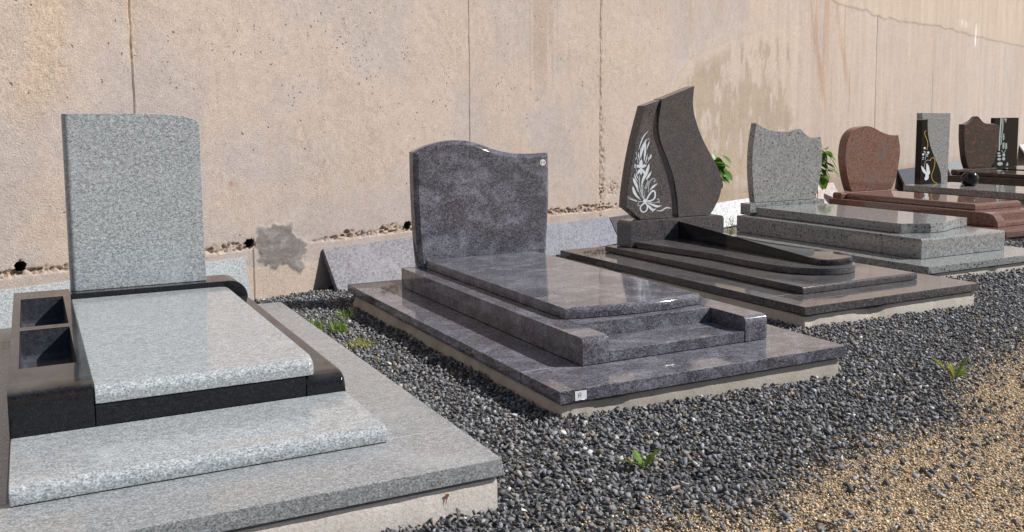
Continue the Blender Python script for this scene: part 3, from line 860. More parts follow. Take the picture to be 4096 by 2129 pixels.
hB = finish("headstone", micro(hs_, 0.002, 1, 30), M['blue'], B, offB)

def disc(name, cx, cz, r, y, mat, parent, off, rx=None, n=28):
    bm = bmesh.new()
    vs = [bm.verts.new((cx + math.cos(t) * (rx or r), y, cz + math.sin(t) * r)) for t in np.linspace(0, 2 * math.pi, n, endpoint=False)]
    bm.faces.new(vs)
    bmesh.ops.translate(bm, verts=bm.verts, vec=off)
    me = bpy.data.meshes.new(name); bm.to_mesh(me); bm.free()
    o = bpy.data.objects.new(name, me); me.materials.append(mat); COL.objects.link(o)
    if parent: o.parent = parent
    return o
st_ = disc("flag_sticker", 1.218, 0.857, 0.0205, 2.3060, M['st_white'], hB, offB)
st_["label"] = "round white sticker with a small blue, white and red flag"
def flag_piece(nm, ta, tb, mat):
    vs = [(1.218 + math.cos(t) * 0.0125, 2.3053, 0.857 + math.sin(t) * 0.0125 - ZB) for t in np.linspace(ta, tb, 10)]
    raw_mesh(nm, vs, [tuple(range(len(vs)))], mat, hB)
flag_piece("flag_blue_band", math.radians(118), math.radians(242), M['st_blue'])
flag_piece("flag_red_band", math.radians(-62), math.radians(62), M['st_red'])

# paper label with a hand-written R on the front slab
def RP(u, v): return (0.011658 + 6.7e-5 * u, 0.141609 - 1.0e-5 * u - 5.9e-5 * v)
pp = [RP(822, 425), RP(1605, 322), RP(1608, 905), RP(1500, 935), RP(1420, 950), RP(1200, 985), RP(845, 1065)]
vs = []
for i, (x_, z_) in enumerate(pp): vs.append((x_, -0.0012 - (0.004 if i in (4,) else 0), z_ - ZB))
pl_ = raw_mesh("paper_label", vs, [(0, 1, 2, 3, 4, 5, 6)], M['paper'], B)
pl_["label"] = "small white paper label with a handwritten R"

def ribbon_geo(pts, w, n=5, prof=None):
    """pts in drawing units; w width (units); prof: 'leaf' tapers to both ends, 'tail' to the end"""
    c = np.array(cr(pts, n)) if len(pts) > 2 else np.array([np.array(pts[0]) + (np.array(pts[-1]) - np.array(pts[0])) * t for t in np.linspace(0, 1, 9)])
    d = np.gradient(c, axis=0)
    L = np.hypot(d[:, 0], d[:, 1]) + 1e-9
    nr = np.stack([-d[:, 1] / L, d[:, 0] / L], 1)
    t = np.linspace(0, 1, len(c))
    if prof == 'leaf': ww = w * 0.5 * np.sin(math.pi * np.clip(t, 0.02, 0.98)) ** 0.8
    elif prof == 'tail': ww = w * 0.5 * (1 - 0.85 * t)
    elif prof == 'grow': ww = w * 0.5 * (0.25 + 0.75 * t)
    else: ww = np.full(len(c), w * 0.5)
    return c + nr * ww[:, None], c - nr * ww[:, None]

def drawing(name, strokes, discs, mp, y, mat, parent, off, lift=0.0007):
    V = []; Fc = []
    k = 0
    for st in strokes:
        pts, w = st[0], st[1]
        prof = st[2] if len(st) > 2 else None
        a, b = ribbon_geo(pts, w, 5, prof)
        base = len(V)
        yy = y - lift - 0.00003 * (k % 14); k += 1
        for p, q in zip(a, b):
            x1, z1 = mp(*p); x2, z2 = mp(*q)
            V.append((x1 + off[0], yy, z1 + off[2])); V.append((x2 + off[0], yy, z2 + off[2]))
        for i in range(len(a) - 1):
            Fc.append((base + 2 * i, base + 2 * i + 1, base + 2 * i + 3, base + 2 * i + 2))
    for (cx, cy_, rx, ry) in discs:
        base = len(V); yy = y - lift - 0.00003 * (k % 14); k += 1
        for t in np.linspace(0, 2 * math.pi, 16, endpoint=False):
            x1, z1 = mp(cx + math.cos(t) * rx, cy_ + math.sin(t) * ry)
            V.append((x1 + off[0], yy, z1 + off[2]))
        Fc.append(tuple(range(base, base + 16)))
    return raw_mesh(name, V, Fc, mat, parent)
r_strokes = [([(1065, 860), (1055, 720), (1065, 560)], 26), ([(1060, 560), (1120, 515), (1190, 505), (1228, 560), (1220, 650), (1180, 685), (1085, 680)], 24), ([(1130, 690), (1190, 710), (1240, 790)], 24)]
drawing("written_letter", r_strokes, [], lambda u, v: RP(u, v), -0.0013, M['ink'], B, offB)

# ------------------------------------------------------------------ grave C: dark brown, flame headstone
footing(0.018, 1.48, 0.018, 2.62, -0.14, 0.0245, GC, M['foot_tan'], "tan concrete footing under the dark brown grave", 0.003, 8)
ZC = 0.031
Cg = empty("grave_monument", (GC[0], GC[1], ZC), GC[2])
tag(Cg, "dark brown granite grave with split flame shaped headstone and black wedge", "grave", "display graves in a row")
base_frame(Cg, 1.5006, 2.64, 0.0326, 0.0813, 0.326, 2.315, M['brown'], 0.272, 1.266)
offC = (0, 0, -ZC)
bm = box(0.2664, 1.2728, 0.2795, 2.390, 0.0838, 0.1267)
bevel(bm, lambda e, m, d: m.z > 0.126 and m.y < 0.29, 0.016, 5)
finish("lower_step", micro(bm, 0.003, 2), M['brown'], Cg, offC)
step = cr([(0.405, 2.172), (0.462, 1.74), (0.508, 1.37), (0.505, 0.98), (0.545, 0.68), (0.635, 0.545), (0.745, 0.483), (0.88, 0.482), (0.985, 0.530), (1.06, 0.62), (1.09, 0.75), (1.10, 1.0), (1.11, 1.4), (1.14, 1.8), (1.19, 2.172)], 5)
finish("upper_step", micro(prism(step, 'z', 0.1290, 0.1735), 0.003, 2), M['brown'], Cg, offC)
bm = box(0.3605, 1.296, 2.175, 2.364, 0.1290, 0.3345)
bevel(bm, lambda e, m, d: m.z > 0.333 and abs(d.y) > 0.1, 0.036, 6)
finish("plinth", micro(bm, 0.004, 2), M['brown'], Cg, offC)
# black wedge: ruled, twisted top surface with a rolled nose
bm = bmesh.new()
nose = cr([(0.735, 0.66), (0.737, 0.615), (0.752, 0.583), (0.785, 0.560), (0.863, 0.545), (0.935, 0.553), (1.0, 0.578), (1.062, 0.620), (1.105, 0.675), (1.118, 0.74)], 8)
NA = np.array(nose)
kf = int(NA[:, 1].argmin())
def wedge_x(y):
    if y >= 0.74: xr_ = 1.118 + 0.012 * (y - 0.74)
    else: xr_ = float(np.interp(y, NA[kf:, 1], NA[kf:, 0]))
    if y >= 0.66: xl_ = 0.735 + (0.822 - 0.735) * (y - 0.66) / (2.173 - 0.66)
    else: xl_ = float(np.interp(y, NA[:kf + 1][::-1, 1], NA[:kf + 1][::-1, 0]))
    return xl_, xr_
def nose_dist(x, y):
    return float(np.hypot(NA[:, 0] - x, NA[:, 1] - y).min())
ys_ = np.concatenate([np.linspace(2.173, 0.80, 22), 0.5452 + (0.79 - 0.5452) * (1 - np.linspace(0, 1, 26)) ** 1.7])
qs = 0.5 - 0.5 * np.cos(np.linspace(0, math.pi, 21))
rows = []
for y in ys_:
    xl, xr = wedge_x(y)
    t = (2.173 - y) / (2.173 - 0.62)
    zl = 0.312 + (0.2125 - 0.312) * min(t, 1)
    zr = 0.190 + (0.2115 - 0.190) * min(t, 1)
    row = []
    for f in qs:
        x = xl + (xr - xl) * f
        z = zl + (zr - zl) * f
        d = nose_dist(x, y); Rr = 0.024
        if d < Rr and y < 0.80: z -= Rr - math.sqrt(max(Rr * Rr - (Rr - d) ** 2, 0))
        row.append(bm.verts.new((x, y, z)))
    b0 = bm.verts.new((xl, y, 0.1755)); b1 = bm.verts.new((xr, y, 0.1755))
    rows.append((row, b0, b1))
nq = len(qs) - 1
for (r0, a0, a1), (r1, c0, c1) in zip(rows[:-1], rows[1:]):
    for q in range(nq): bm.faces.new((r0[q], r0[q + 1], r1[q + 1], r1[q]))
    bm.faces.new((a0, r0[0], r1[0], c0)); bm.faces.new((r0[nq], a1, c1, r1[nq])); bm.faces.new((a1, a0, c0, c1))
bm.faces.new([rows[0][1]] + rows[0][0] + [rows[0][2]]); bm.faces.new(([rows[-1][1]] + rows[-1][0] + [rows[-1][2]])[::-1])
finish("black_wedge", bm, M['black'], Cg, offC, angle=40, wn_mod=False)
outL = [(0.495, 0.3365), (0.351, 0.444)] + cr([(0.351, 0.444), (0.360, 0.548), (0.396, 0.765), (0.448, 0.982), (0.526, 1.231)], 4)[1:] + [(0.675, 1.277)] + cr([(0.675, 1.277), (0.648, 1.231), (0.621, 1.154), (0.606, 1.067), (0.612, 0.990), (0.651, 0.890), (0.707, 0.766), (0.757, 0.631), (0.793, 0.494), (0.802, 0.3365)], 4)[1:]
hL = finish("headstone_left", micro(prism(outL, 'y', 2.225, 2.325), 0.0025, 1, 30), M['brown'], Cg, offC)
hL["label"] = "left half of the flame headstone, engraved with white flowers"
outR = [(0.692, 1.283), (1.016, 1.388)] + cr([(1.016, 1.388), (1.003, 1.276), (1.010, 1.197), (1.037, 1.107), (1.096, 0.981), (1.186, 0.842), (1.261, 0.737), (1.300, 0.654), (1.313, 0.584), (1.295, 0.492), (1.252, 0.412), (1.194, 0.3365)], 4)[1:] + [(0.866, 0.3365)] + cr([(0.866, 0.3365), (0.850, 0.489), (0.814, 0.649), (0.758, 0.786), (0.688, 0.932), (0.660, 1.033), (0.665, 1.143), (0.692, 1.283)], 5)[1:-1]
finish("headstone_right", micro(prism(outR, 'y', 2.2265, 2.335), 0.0025, 1, 30), M['brown'], Cg, offC)
def CP(u, v): return (0.194063 + 0.000727 * u + 5e-6 * v, 1.134625 - 2.5e-5 * u - 0.00059 * v)
cs = [([(455, 1080), (400, 960), (385, 850), (385, 740)], 10), ([(450, 1080), (430, 1000), (418, 930)], 6), ([(460, 1070), (450, 1000), (458, 940)], 6),
      ([(440, 1070), (395, 1000), (375, 950)], 6), ([(370, 960), (345, 880), (315, 810), (300, 772)], 46, 'leaf'), ([(400, 1070), (335, 1000), (305, 930), (297, 886)], 46, 'leaf'),
      ([(370, 838), (330, 775), (317, 714)], 20, 'leaf'), ([(374, 800), (350, 750), (337, 703)], 18, 'leaf'), ([(408, 895), (430, 800), (470, 720), (498, 640), (512, 586)], 52, 'leaf'),
      ([(470, 802), (505, 750), (543, 686)], 38, 'leaf'), ([(518, 942), (570, 890), (622, 850)], 36, 'leaf'),
      ([(500, 970), (505, 880), (540, 800), (575, 780), (592, 805), (580, 830), (570, 812)], 8),
      ([(368, 412), (405, 300), (440, 220), (504, 143)], 20, 'leaf'), ([(398, 520), (408, 430), (440, 340), (474, 258)], 48, 'leaf'), ([(445, 555), (457, 430), (466, 295)], 34, 'leaf'),
      ([(478, 402), (500, 330), (521, 276)], 20, 'leaf'), ([(468, 290), (490, 258), (510, 252), (506, 270)], 6),
      ([(362, 585), (360, 530), (335, 512), (332, 535)], 7), ([(345, 520), (350, 470), (340, 440), (353, 428)], 7),
      ([(388, 555), (375, 490), (369, 432)], 17, 'leaf'), ([(458, 585), (475, 520), (490, 456)], 15, 'leaf'),
      ([(470, 585), (500, 550), (515, 518)], 6), ([(516, 518), (530, 490), (542, 455)], 32, 'leaf'), ([(502, 545), (503, 518), (507, 490)], 12, 'leaf'), ([(505, 535), (520, 520), (537, 512)], 10, 'leaf'),
      ([(350, 700), (335, 650)], 6), ([(312, 622), (330, 634), (342, 650)], 18, 'leaf'), ([(324, 618), (326, 604), (326, 586)], 20, 'leaf'),
      ([(405, 640), (402, 585), (411, 528)], 60, 'leaf'), ([(412, 640), (445, 615), (480, 606)], 52, 'leaf'), ([(398, 640), (370, 620), (343, 606)], 52, 'leaf'),
      ([(400, 650), (375, 690), (358, 728)], 46, 'leaf'), ([(410, 650), (435, 690), (452, 728)], 46, 'leaf'), ([(405, 650), (405, 690), (404, 738)], 40, 'leaf'),
      ([(470, 1080), (520, 990), (560, 948), (588, 968), (588, 1040), (540, 1080), (480, 1086)], 26), ([(450, 1110), (402, 1150), (397, 1200), (430, 1232), (472, 1215), (488, 1160), (465, 1110)], 22),
      ([(470, 1100), (560, 1138), (620, 1160), (680, 1150)], 40, 'leaf'), ([(465, 1112), (520, 1170), (560, 1205), (604, 1190)], 44, 'leaf'), ([(540, 1180), (556, 1205), (560, 1232)], 26, 'leaf'),
      ([(490, 1090), (560, 1110), (620, 1102), (645, 1080), (630, 1054), (616, 1066)], 8), ([(618, 1100), (650, 1110), (652, 1092)], 8), ([(425, 1090), (380, 1095), (360, 1128), (376, 1150), (382, 1136)], 7),
      ([(430, 1090), (360, 1085)], 5), ([(285, 1050), (230, 1018)], 4), ([(280, 1058), (225, 1034)], 4), ([(285, 1062), (232, 1048)], 3),
      ([(606, 1216), (680, 1218), (740, 1182), (818, 1192)], 22, 'leaf'), ([(760, 1180), (752, 1162)], 5), ([(775, 1182), (770, 1163)], 5), ([(790, 1185), (788, 1168)], 5), ([(800, 1188), (803, 1172)], 4),
      ([(410, 250), (418, 270)], 5), ([(430, 212), (436, 232)], 5), ([(420, 232), (426, 250)], 5), ([(392, 375), (398, 400)], 5)]
for i in range(7):
    t = i / 6
    x_, y_ = 418, 985 - 100 * t
    cs += [([(x_, y_), (x_ - 8, y_ - 8), (x_ - 12, y_ - 20)], 9, 'leaf'), ([(x_, y_), (x_ + 8, y_ - 8), (x_ + 12, y_ - 20)], 9, 'leaf')]
    x_, y_ = 460 + 38 * t, 925 - 100 * t
    cs += [([(x_, y_), (x_ - 6, y_ - 12), (x_ - 4, y_ - 24)], 9, 'leaf'), ([(x_, y_), (x_ + 12, y_ - 8), (x_ + 18, y_ - 18)], 9, 'leaf')]
    x_, y_ = 355 - 72 * t, 1085 - 30 * t
    cs += [([(x_, y_), (x_ - 12, y_ - 10), (x_ - 22, y_ - 12)], 9, 'leaf'), ([(x_, y_), (x_ - 12, y_ + 4), (x_ - 22, y_ + 2)], 9, 'leaf')]
cs = [(q[0], q[1] * 0.78) + tuple(q[2:]) for q in cs]
drawing("flower_engraving", cs, [(455, 1090, 28, 30), (405, 645, 14, 16)], CP, 2.225, M['engrave'], hL, offC)

# ------------------------------------------------------------------ grave D: speckled grey
footing(0.018, 1.52, 0.018, 2.62, -0.22, -0.0465, GD, M['foot_tan'], "tan concrete footing under the speckled grey grave", 0.003, 12)
ZD = -0.040
D = empty("grave_monument", (GD[0], GD[1], ZD), GD[2])
tag(D, "speckled mid grey granite grave with scooped headstone and wavy lid end", "grave", "display graves in a row")
base_frame(D, 1.54, 2.64, -0.0385, 0.0164, 0.305, 2.34, M['midgrey'], 0.275, 1.295)
offD = (0, 0, -ZD)
bm = box(0.2682, 1.3026, 0.2752, 0.6555, 0.0190, 0.1769)
bevel(bm, lambda e, m, d: m.z > 0.176 and m.y < 0.28, 0.018, 5)
finish("front_kerb", micro(bm, 0.003, 2), M['midgrey'], D, offD)
finish("rear_kerb", micro(box(0.2682, 1.3026, 0.6572, 2.381, 0.0190, 0.1769), 0.003, 2), M['midgrey'], D, offD)
finish("plinth", micro(box(0.3625, 1.366, 2.2985, 2.435, 0.1794, 0.2912), 0.003, 2), M['midgrey'], D, offD)
fr = cr([(0.4165, 0.590), (0.47, 0.575), (0.53, 0.551), (0.59, 0.518), (0.64, 0.487)], 4) + cr([(0.745, 0.487), (0.83, 0.498), (0.908, 0.523), (1.0, 0.560), (1.11, 0.592), (1.19, 0.604), (1.266, 0.604)], 4)
lid = prism(fr + [(1.266, 2.272), (0.4165, 2.272)], 'z', 0.1794, 0.2584)
finish("lid", micro(lid, 0.003, 2, 24), M['midgrey'], D, offD)
out = cr([(0.471, 0.2936), (0.451, 0.412), (0.435, 0.541), (0.428, 0.669), (0.437, 0.860), (0.475, 1.076)], 4) + cr([(0.475, 1.076), (0.564, 1.031), (0.685, 0.998), (0.816, 0.986), (0.948, 0.993), (1.063, 1.015)], 4)[1:] + cr([(1.063, 1.015), (1.128, 0.962), (1.192, 0.928), (1.247, 0.917), (1.352, 0.928)], 4)[1:] + cr([(1.352, 0.928), (1.370, 0.827), (1.377, 0.734), (1.368, 0.600), (1.345, 0.466), (1.295, 0.2936)], 4)[1:]
finish("headstone", micro(prism(out, 'y', 2.352, 2.428), 0.003, 1, 28), M['midgrey'], D, offD)

# ------------------------------------------------------------------ grave E: red
footing(0.09, 1.56, 0.02, 2.75, -0.25, -0.096, GE, M['foot_grey'], "grey brown concrete footing under the red grave", 0.004, 15)
ZE = -0.09
E_ = empty("grave_monument", (GE[0], GE[1], ZE), GE[2])
tag(E_, "polished red granite grave with rounded headstone and stepped front", "grave", "display graves in a row")
base_frame(E_, 1.57, 2.78, -0.0885, -0.0300, 0.40, 2.60, M['red'], 0.36, 1.36, x0=0.07)
offE = (0, 0, -ZE)
prof = [(0.283, -0.0275), (0.293, 0.017), (0.311, 0.060), (0.345, 0.094), (0.394, 0.108), (0.470, 0.1125), (0.6, 0.1125), (0.6, -0.0275)]
for xa, xb in ((0.352, 0.480), (1.270, 1.398)):
    finish("side_scroll", micro(prism(prof, 'x', xa, xb), 0.003, 2), M['red'], E_, offE)
bm = box(0.352, 1.398, 0.602, 2.553, -0.0275, 0.1122)
finish("kerb", micro(bm, 0.003, 2), M['red'], E_, offE)
bm = box(0.482, 1.268, 0.302, 0.44, -0.0275, 0.022)
bevel(bm, lambda e, m, d: m.z > 0.021 and m.y < 0.31, 0.02, 5)
finish("front_step", micro(bm, 0.002), M['red'], E_, offE)
bm = box(0.482, 1.268, 0.442, 0.599, -0.0275, 0.108)
bevel(bm, lambda e, m, d: m.z > 0.107 and m.y < 0.45, 0.03, 5)
finish("planter_back", micro(bm, 0.002), M['red'], E_, offE)
bm = box(0.485, 1.277, 0.645, 2.405, 0.1145, 0.181)
bevel(bm, lambda e, m, d: m.z > 0.18 and (m.y < 0.65 or m.x < 0.49 or m.x > 1.27), 0.032, 6)
finish("lid", micro(bm, 0.002), M['red'], E_, offE)
bm = box(0.40, 1.42, 2.409, 2.545, 0.1145, 0.1885)
bevel(bm, lambda e, m, d: m.z > 0.188, 0.026, 5)
finish("plinth", micro(bm, 0.002), M['red'], E_, offE)
out = cr([(0.623, 0.191), (0.561, 0.333), (0.515, 0.498), (0.498, 0.644), (0.520, 0.806), (0.573, 0.902), (0.662, 0.965), (0.777, 0.996), (0.893, 1.003), (1.013, 0.974), (1.134, 0.926), (1.255, 0.894), (1.353, 0.880), (1.446, 0.882)], 4) + cr([(1.446, 0.882), (1.482, 0.753), (1.491, 0.652), (1.469, 0.501), (1.428, 0.333), (1.348, 0.191)], 4)[1:]
finish("headstone", micro(prism(out, 'y', 2.449, 2.57), 0.003, 1, 28), M['red'], E_, offE)

# ------------------------------------------------------------------ grave F: silver slab with black inlay
ZF = -0.10
F_ = empty("grave_monument", (GF[0], GF[1], ZF), GF[2])
tag(F_, "silver grey stele with black inlay, white dove and gold line", "grave", "display graves in a row")
offF = (0, 0, -ZF)
finish("kerb", micro(box(0.04, 0.96, 0.05, 2.15, -0.10, 0.1195), 0.003), M['silver'], F_, offF)
finish("lid", micro(box(0.004, 1.0, 0.0, 1.10, 0.1215, 0.2), 0.003), M['silver'], F_, offF)
finish("lid", micro(box(0.004, 1.0, 1.103, 2.2, 0.1215, 0.2), 0.003), M['silver'], F_, offF)
sc_ = cr([(0.337, 1.0705), (0.337, 0.996), (0.348, 0.899), (0.371, 0.81), (0.413, 0.705), (0.466, 0.614), (0.526, 0.523), (0.586, 0.44), (0.627, 0.365), (0.649, 0.291), (0.657, 0.202)], 4)
fb = finish("black_inlay", micro(prism([(0.223, 0.202), (0.227, 1.0705)] + sc_, 'y', 2.109, 2.20), 0.0015), M['stele'], F_, offF)
sc2 = [(x_ + 0.001, z_) for x_, z_ in sc_]
finish("headstone", micro(prism([(0.786, 0.202), (0.799, 1.157), (0.224, 1.162), (0.227, 1.0725), (0.337, 1.0725)] + sc2, 'y', 2.111, 2.20), 0.0015), M['silver'], F_, offF)
def FP(u, v): return (-0.032878 + 0.001213 * u + 4.3e-5 * v, 1.218135 - 3.3e-5 * u - 0.000811 * v)
drawing("gold_line", [([(272, 352), (250, 365), (245, 405), (270, 470), (293, 540), (296, 600), (278, 668)], 8), ([(335, 850), (350, 815), (380, 798), (405, 812), (416, 860), (408, 940), (380, 1030), (362, 1090), (368, 1150), (400, 1205), (455, 1232)], 9)], [], FP, 2.109, M['gold'], fb, offF)
drawing("silver_line", [([(335, 850), (300, 838), (265, 855), (245, 900), (238, 975)], 7)], [], FP, 2.109, M['silverline'], fb, offF)
drawing("dove_engraving", [([(262, 1140), (285, 1080), (308, 1040), (324, 1010)], 62, 'leaf'), ([(248, 1175), (275, 1140), (310, 1095)], 62, 'leaf'), ([(285, 1085), (232, 1020), (190, 935)], 46, 'leaf'), ([(285, 1060), (296, 980), (280, 895)], 52, 'leaf'),
         ([(250, 840), (265, 770), (262, 690)], 4), ([(262, 780), (290, 740)], 4), ([(225, 690), (240, 700), (255, 700)], 12, 'leaf'), ([(272, 750), (290, 745), (308, 745)], 12, 'leaf'), ([(275, 770), (288, 775), (303, 772)], 12, 'leaf'), ([(205, 792), (220, 796), (238, 794)], 12, 'leaf'), ([(203, 835), (215, 825), (228, 812)], 12, 'leaf'), ([(228, 715), (242, 722), (255, 718)], 10, 'leaf')],
        [(322, 1014, 9, 11), (243, 640, 17, 20), (303, 714, 18, 20), (220, 746, 17, 20)], FP, 2.109, M['engrave'], fb, offF)
# black ball vase on the slab
bm = bmesh.new()
prof_ = [(0.0, 0.0), (0.058, 0.0)] + [(0.108 * math.sin(t), 0.089 - 0.108 * math.cos(t)) for t in np.linspace(0.62, 2.45, 20)] + [(0.060, 0.168), (0.055, 0.14), (0.0, 0.14)]
rings = []
for r_, z_ in prof_:
    if r_ == 0: rings.append([bm.verts.new((0, 0, z_))])
    else: rings.append([bm.verts.new((r_ * math.cos(t), r_ * math.sin(t), z_)) for t in np.linspace(0, 2 * math.pi, 32, endpoint=False)])
for A1, B1 in zip(rings[:-1], rings[1:]):
    for i in range(32):
        j = (i + 1) % 32
        if len(A1) == 1: bm.faces.new((A1[0], B1[j], B1[i]))
        elif len(B1) == 1: bm.faces.new((A1[i], A1[j], B1[0]))
        else: bm.faces.new((A1[i], A1[j], B1[j], B1[i]))
bv = finish("ball_vase", bm, M['black'], wn_mod=False)
cw = math.cos(GF[2]); sw = math.sin(GF[2])
bv.location = (GF[0] + 0.548 * cw - 1.60 * sw, GF[1] + 0.548 * sw + 1.60 * cw, 0.2005)
tag(bv, "glossy black ball shaped vase standing on the silver grey slab", "vase")

# ------------------------------------------------------------------ grave G: mahogany shield
ZG = -0.14
G_ = empty("grave_monument", (GG[0], GG[1], ZG), GG[2])
tag(G_, "dark mahogany granite grave with peaked shield headstone", "grave", "display graves in a row")
offG = (0, 0, -ZG)
finish("base_slab", micro(box(-0.2, 1.25, -0.2, 2.4, -0.13, -0.08), 0.003), M['mahogany'], G_, offG)
finish("kerb", micro(box(0.004, 1.06, 0.0, 2.195, -0.078, 0.199), 0.003), M['mahogany'], G_, offG)
bm = box(0.15, 0.99, 0.35, 2.083, 0.2012, 0.258)
finish("lid", micro(bm, 0.008, 2), M['mahogany'], G_, offG)
bm = box(0.04, 1.066, 2.087, 2.19, 0.2012, 0.288)
finish("plinth", micro(bm, 0.018, 1), M['mahogany'], G_, offG)
out = cr([(0.347, 0.290), (0.279, 0.424), (0.240, 0.582), (0.208, 0.778), (0.205, 0.985)], 3) + cr([(0.205, 0.985), (0.295, 0.998), (0.413, 1.036), (0.511, 1.099), (0.545, 1.108), (0.572, 1.104), (0.637, 1.054), (0.701, 1.014), (0.785, 0.996), (0.931, 0.989), (1.037, 0.971), (1.093, 0.923)], 3)[1:] + cr([(1.093, 0.923), (1.101, 0.803), (1.080, 0.642), (1.047, 0.509), (0.992, 0.376), (0.925, 0.290)], 3)[1:]
hs_ = prism(out, 'y', 2.10, 2.19)
bevel(hs_, lambda e, m, d: m.y < 2.101 and m.z > 0.3, 0.028, 2, clamp=False)
finish("headstone", micro(hs_, 0.0015, 1, 40), M['mahogany'], G_, offG)

# ------------------------------------------------------------------ grave H: black stele
ZH = -0.16
H_ = empty("grave_monument", (GH[0], GH[1], ZH), GH[2])
tag(H_, "black polished stele engraved with bamboo and pebbles at the far right", "grave", "display graves in a row")
offH = (0, 0, -ZH)
finish("kerb", micro(box(-0.05, 1.1, 0.0, 2.35, -0.15, 0.199), 0.003), M['black'], H_, offH)
finish("lid", micro(box(-0.02, 1.06, 0.1, 2.3, 0.201, 0.250), 0.003), M['black'], H_, offH)
hH = finish("headstone", micro(box(0.13, 0.775, 2.2, 2.27, 0.2515, 1.075), 0.002), M['stele'], H_, offH)
def HP(u, v): return (-0.412571 + 0.001451 * u + 6.3e-5 * v, 1.266794 - 2.8e-5 * u - 0.000911 * v)
drawing("bamboo_engraving", [([(484, 200), (462, 500), (446, 800)], 24), ([(514, 200), (496, 500), (478, 690)], 13), ([(536, 205), (520, 380), (502, 500)], 5)], [], HP, 2.2, M['engrave_dim'], hH, offH)
for (x_, y_) in ((525, 480), (525, 640), (575, 650)):
    hstr = []
    for k in range(5):
        yy = y_ + 22 * k + 10
        hstr += [([(x_ - 4, yy + 22), (x_ + 6, yy + 8), (x_ + 18 + k * 2, yy - 6)], 10, 'leaf')] + ([([(x_ - 2, yy + 26), (x_ - 14, yy + 12), (x_ - 26, yy + 4)], 10, 'leaf')] if y_ > 500 else [])
    hstr.append(([(x_ - 8, y_ + 140), (x_ - 3, y_ + 60), (x_, y_)], 16, 'leaf'))
    drawing("fern_engraving", hstr, [], HP, 2.2, M['engrave_dim'], hH, offH)
drawing("leaf_engraving", [([(545, 205), (560, 235), (575, 280)], 20, 'leaf'), ([(545, 203), (570, 215), (588, 235)], 14, 'leaf')], [], HP, 2.2, M['engrave_dim'], hH, offH)
drawing("stem_engraving", [([(490, 790), (520, 840), (545, 860)], 10), ([(560, 790), (545, 830), (530, 860)], 8)], [], HP, 2.2, M['engrave_dim'], hH, offH)
for q in [(440, 845, 28, 18), (447, 893, 34, 20), (447, 955, 36, 24), (460, 1040, 52, 34), (595, 1026, 12, 9), (595, 1046, 18, 10), (592, 1066, 26, 10), (530, 880, 26, 28), (528, 948, 28, 32)]:
    drawing("engraved_pebble", [], [q], HP, 2.2, M['engrave_dim'], hH, offH, lift=0.0009 + 0.00002 * (q[1] % 7))
# rust brown block beyond
p_ = wpt(18.6, 0.75, -0.32)
bm = box(-0.28, 0.28, -0.2, 0.2, 0.0, 0.38); bevel(bm, lambda e, m, d: m.z > 0.37, 0.03, 3)
rbk = finish("stone_block", micro(bm, 0.004), M['brick'])
rbk.location = p_; rbk.rotation_euler = (0, 0, TH)
tag(rbk, "rust brown stone block beyond the black stele at far right", "stone block")

# ------------------------------------------------------------------ gravel
def stone_templates(n, npts, seed, flat=0.7):
    r = np.random.default_rng(seed)
    out = []
    while len(out) < n:
        P = r.normal(size=(npts, 3)); P /= np.linalg.norm(P, axis=1)[:, None]
        P *= r.uniform(0.60, 1.0, (npts, 1))
        P *= np.array([1.0, r.uniform(0.62, 0.95), r.uniform(0.45, flat)])
        bm = bmesh.new()
        for p in P: bm.verts.new(p)
        bmesh.ops.convex_hull(bm, input=bm.verts)
        bmesh.ops.delete(bm, geom=[v for v in bm.verts if not v.link_faces], context='VERTS')
        bmesh.ops.triangulate(bm, faces=bm.faces)
        bm.verts.index_update()
        Vv = np.array([v.co[:] for v in bm.verts]); Fv = np.array([[v.index for v in f.verts] for f in bm.faces])
        bm.free()
        out.append((Vv, Fv))
    return out

def rot_mats(n, r, tilt):
    az = r.uniform(0, 2 * math.pi, n); tl = r.normal(0, tilt, n); rl = r.normal(0, tilt, n)
    ca, sa, ct, st2, cl, sl_ = np.cos(az), np.sin(az), np.cos(tl), np.sin(tl), np.cos(rl), np.sin(rl)
    o, z = np.ones(n), np.zeros(n)
    Rz = np.stack([ca, -sa, z, sa, ca, z, z, z, o], -1).reshape(n, 3, 3)
    Rx = np.stack([o, z, z, z, ct, -st2, z, st2, ct], -1).reshape(n, 3, 3)
    Ry = np.stack([cl, z, sl_, z, o, z, -sl_, z, cl], -1).reshape(n, 3, 3)
    Ra = Rz @ Rx @ Ry
    az2 = r.uniform(0, 2 * math.pi, n)
    c2, s2 = np.cos(az2), np.sin(az2)
    R2 = np.stack([c2, -s2, z, s2, c2, z, z, z, o], -1).reshape(n, 3, 3)
    return R2 @ Ra

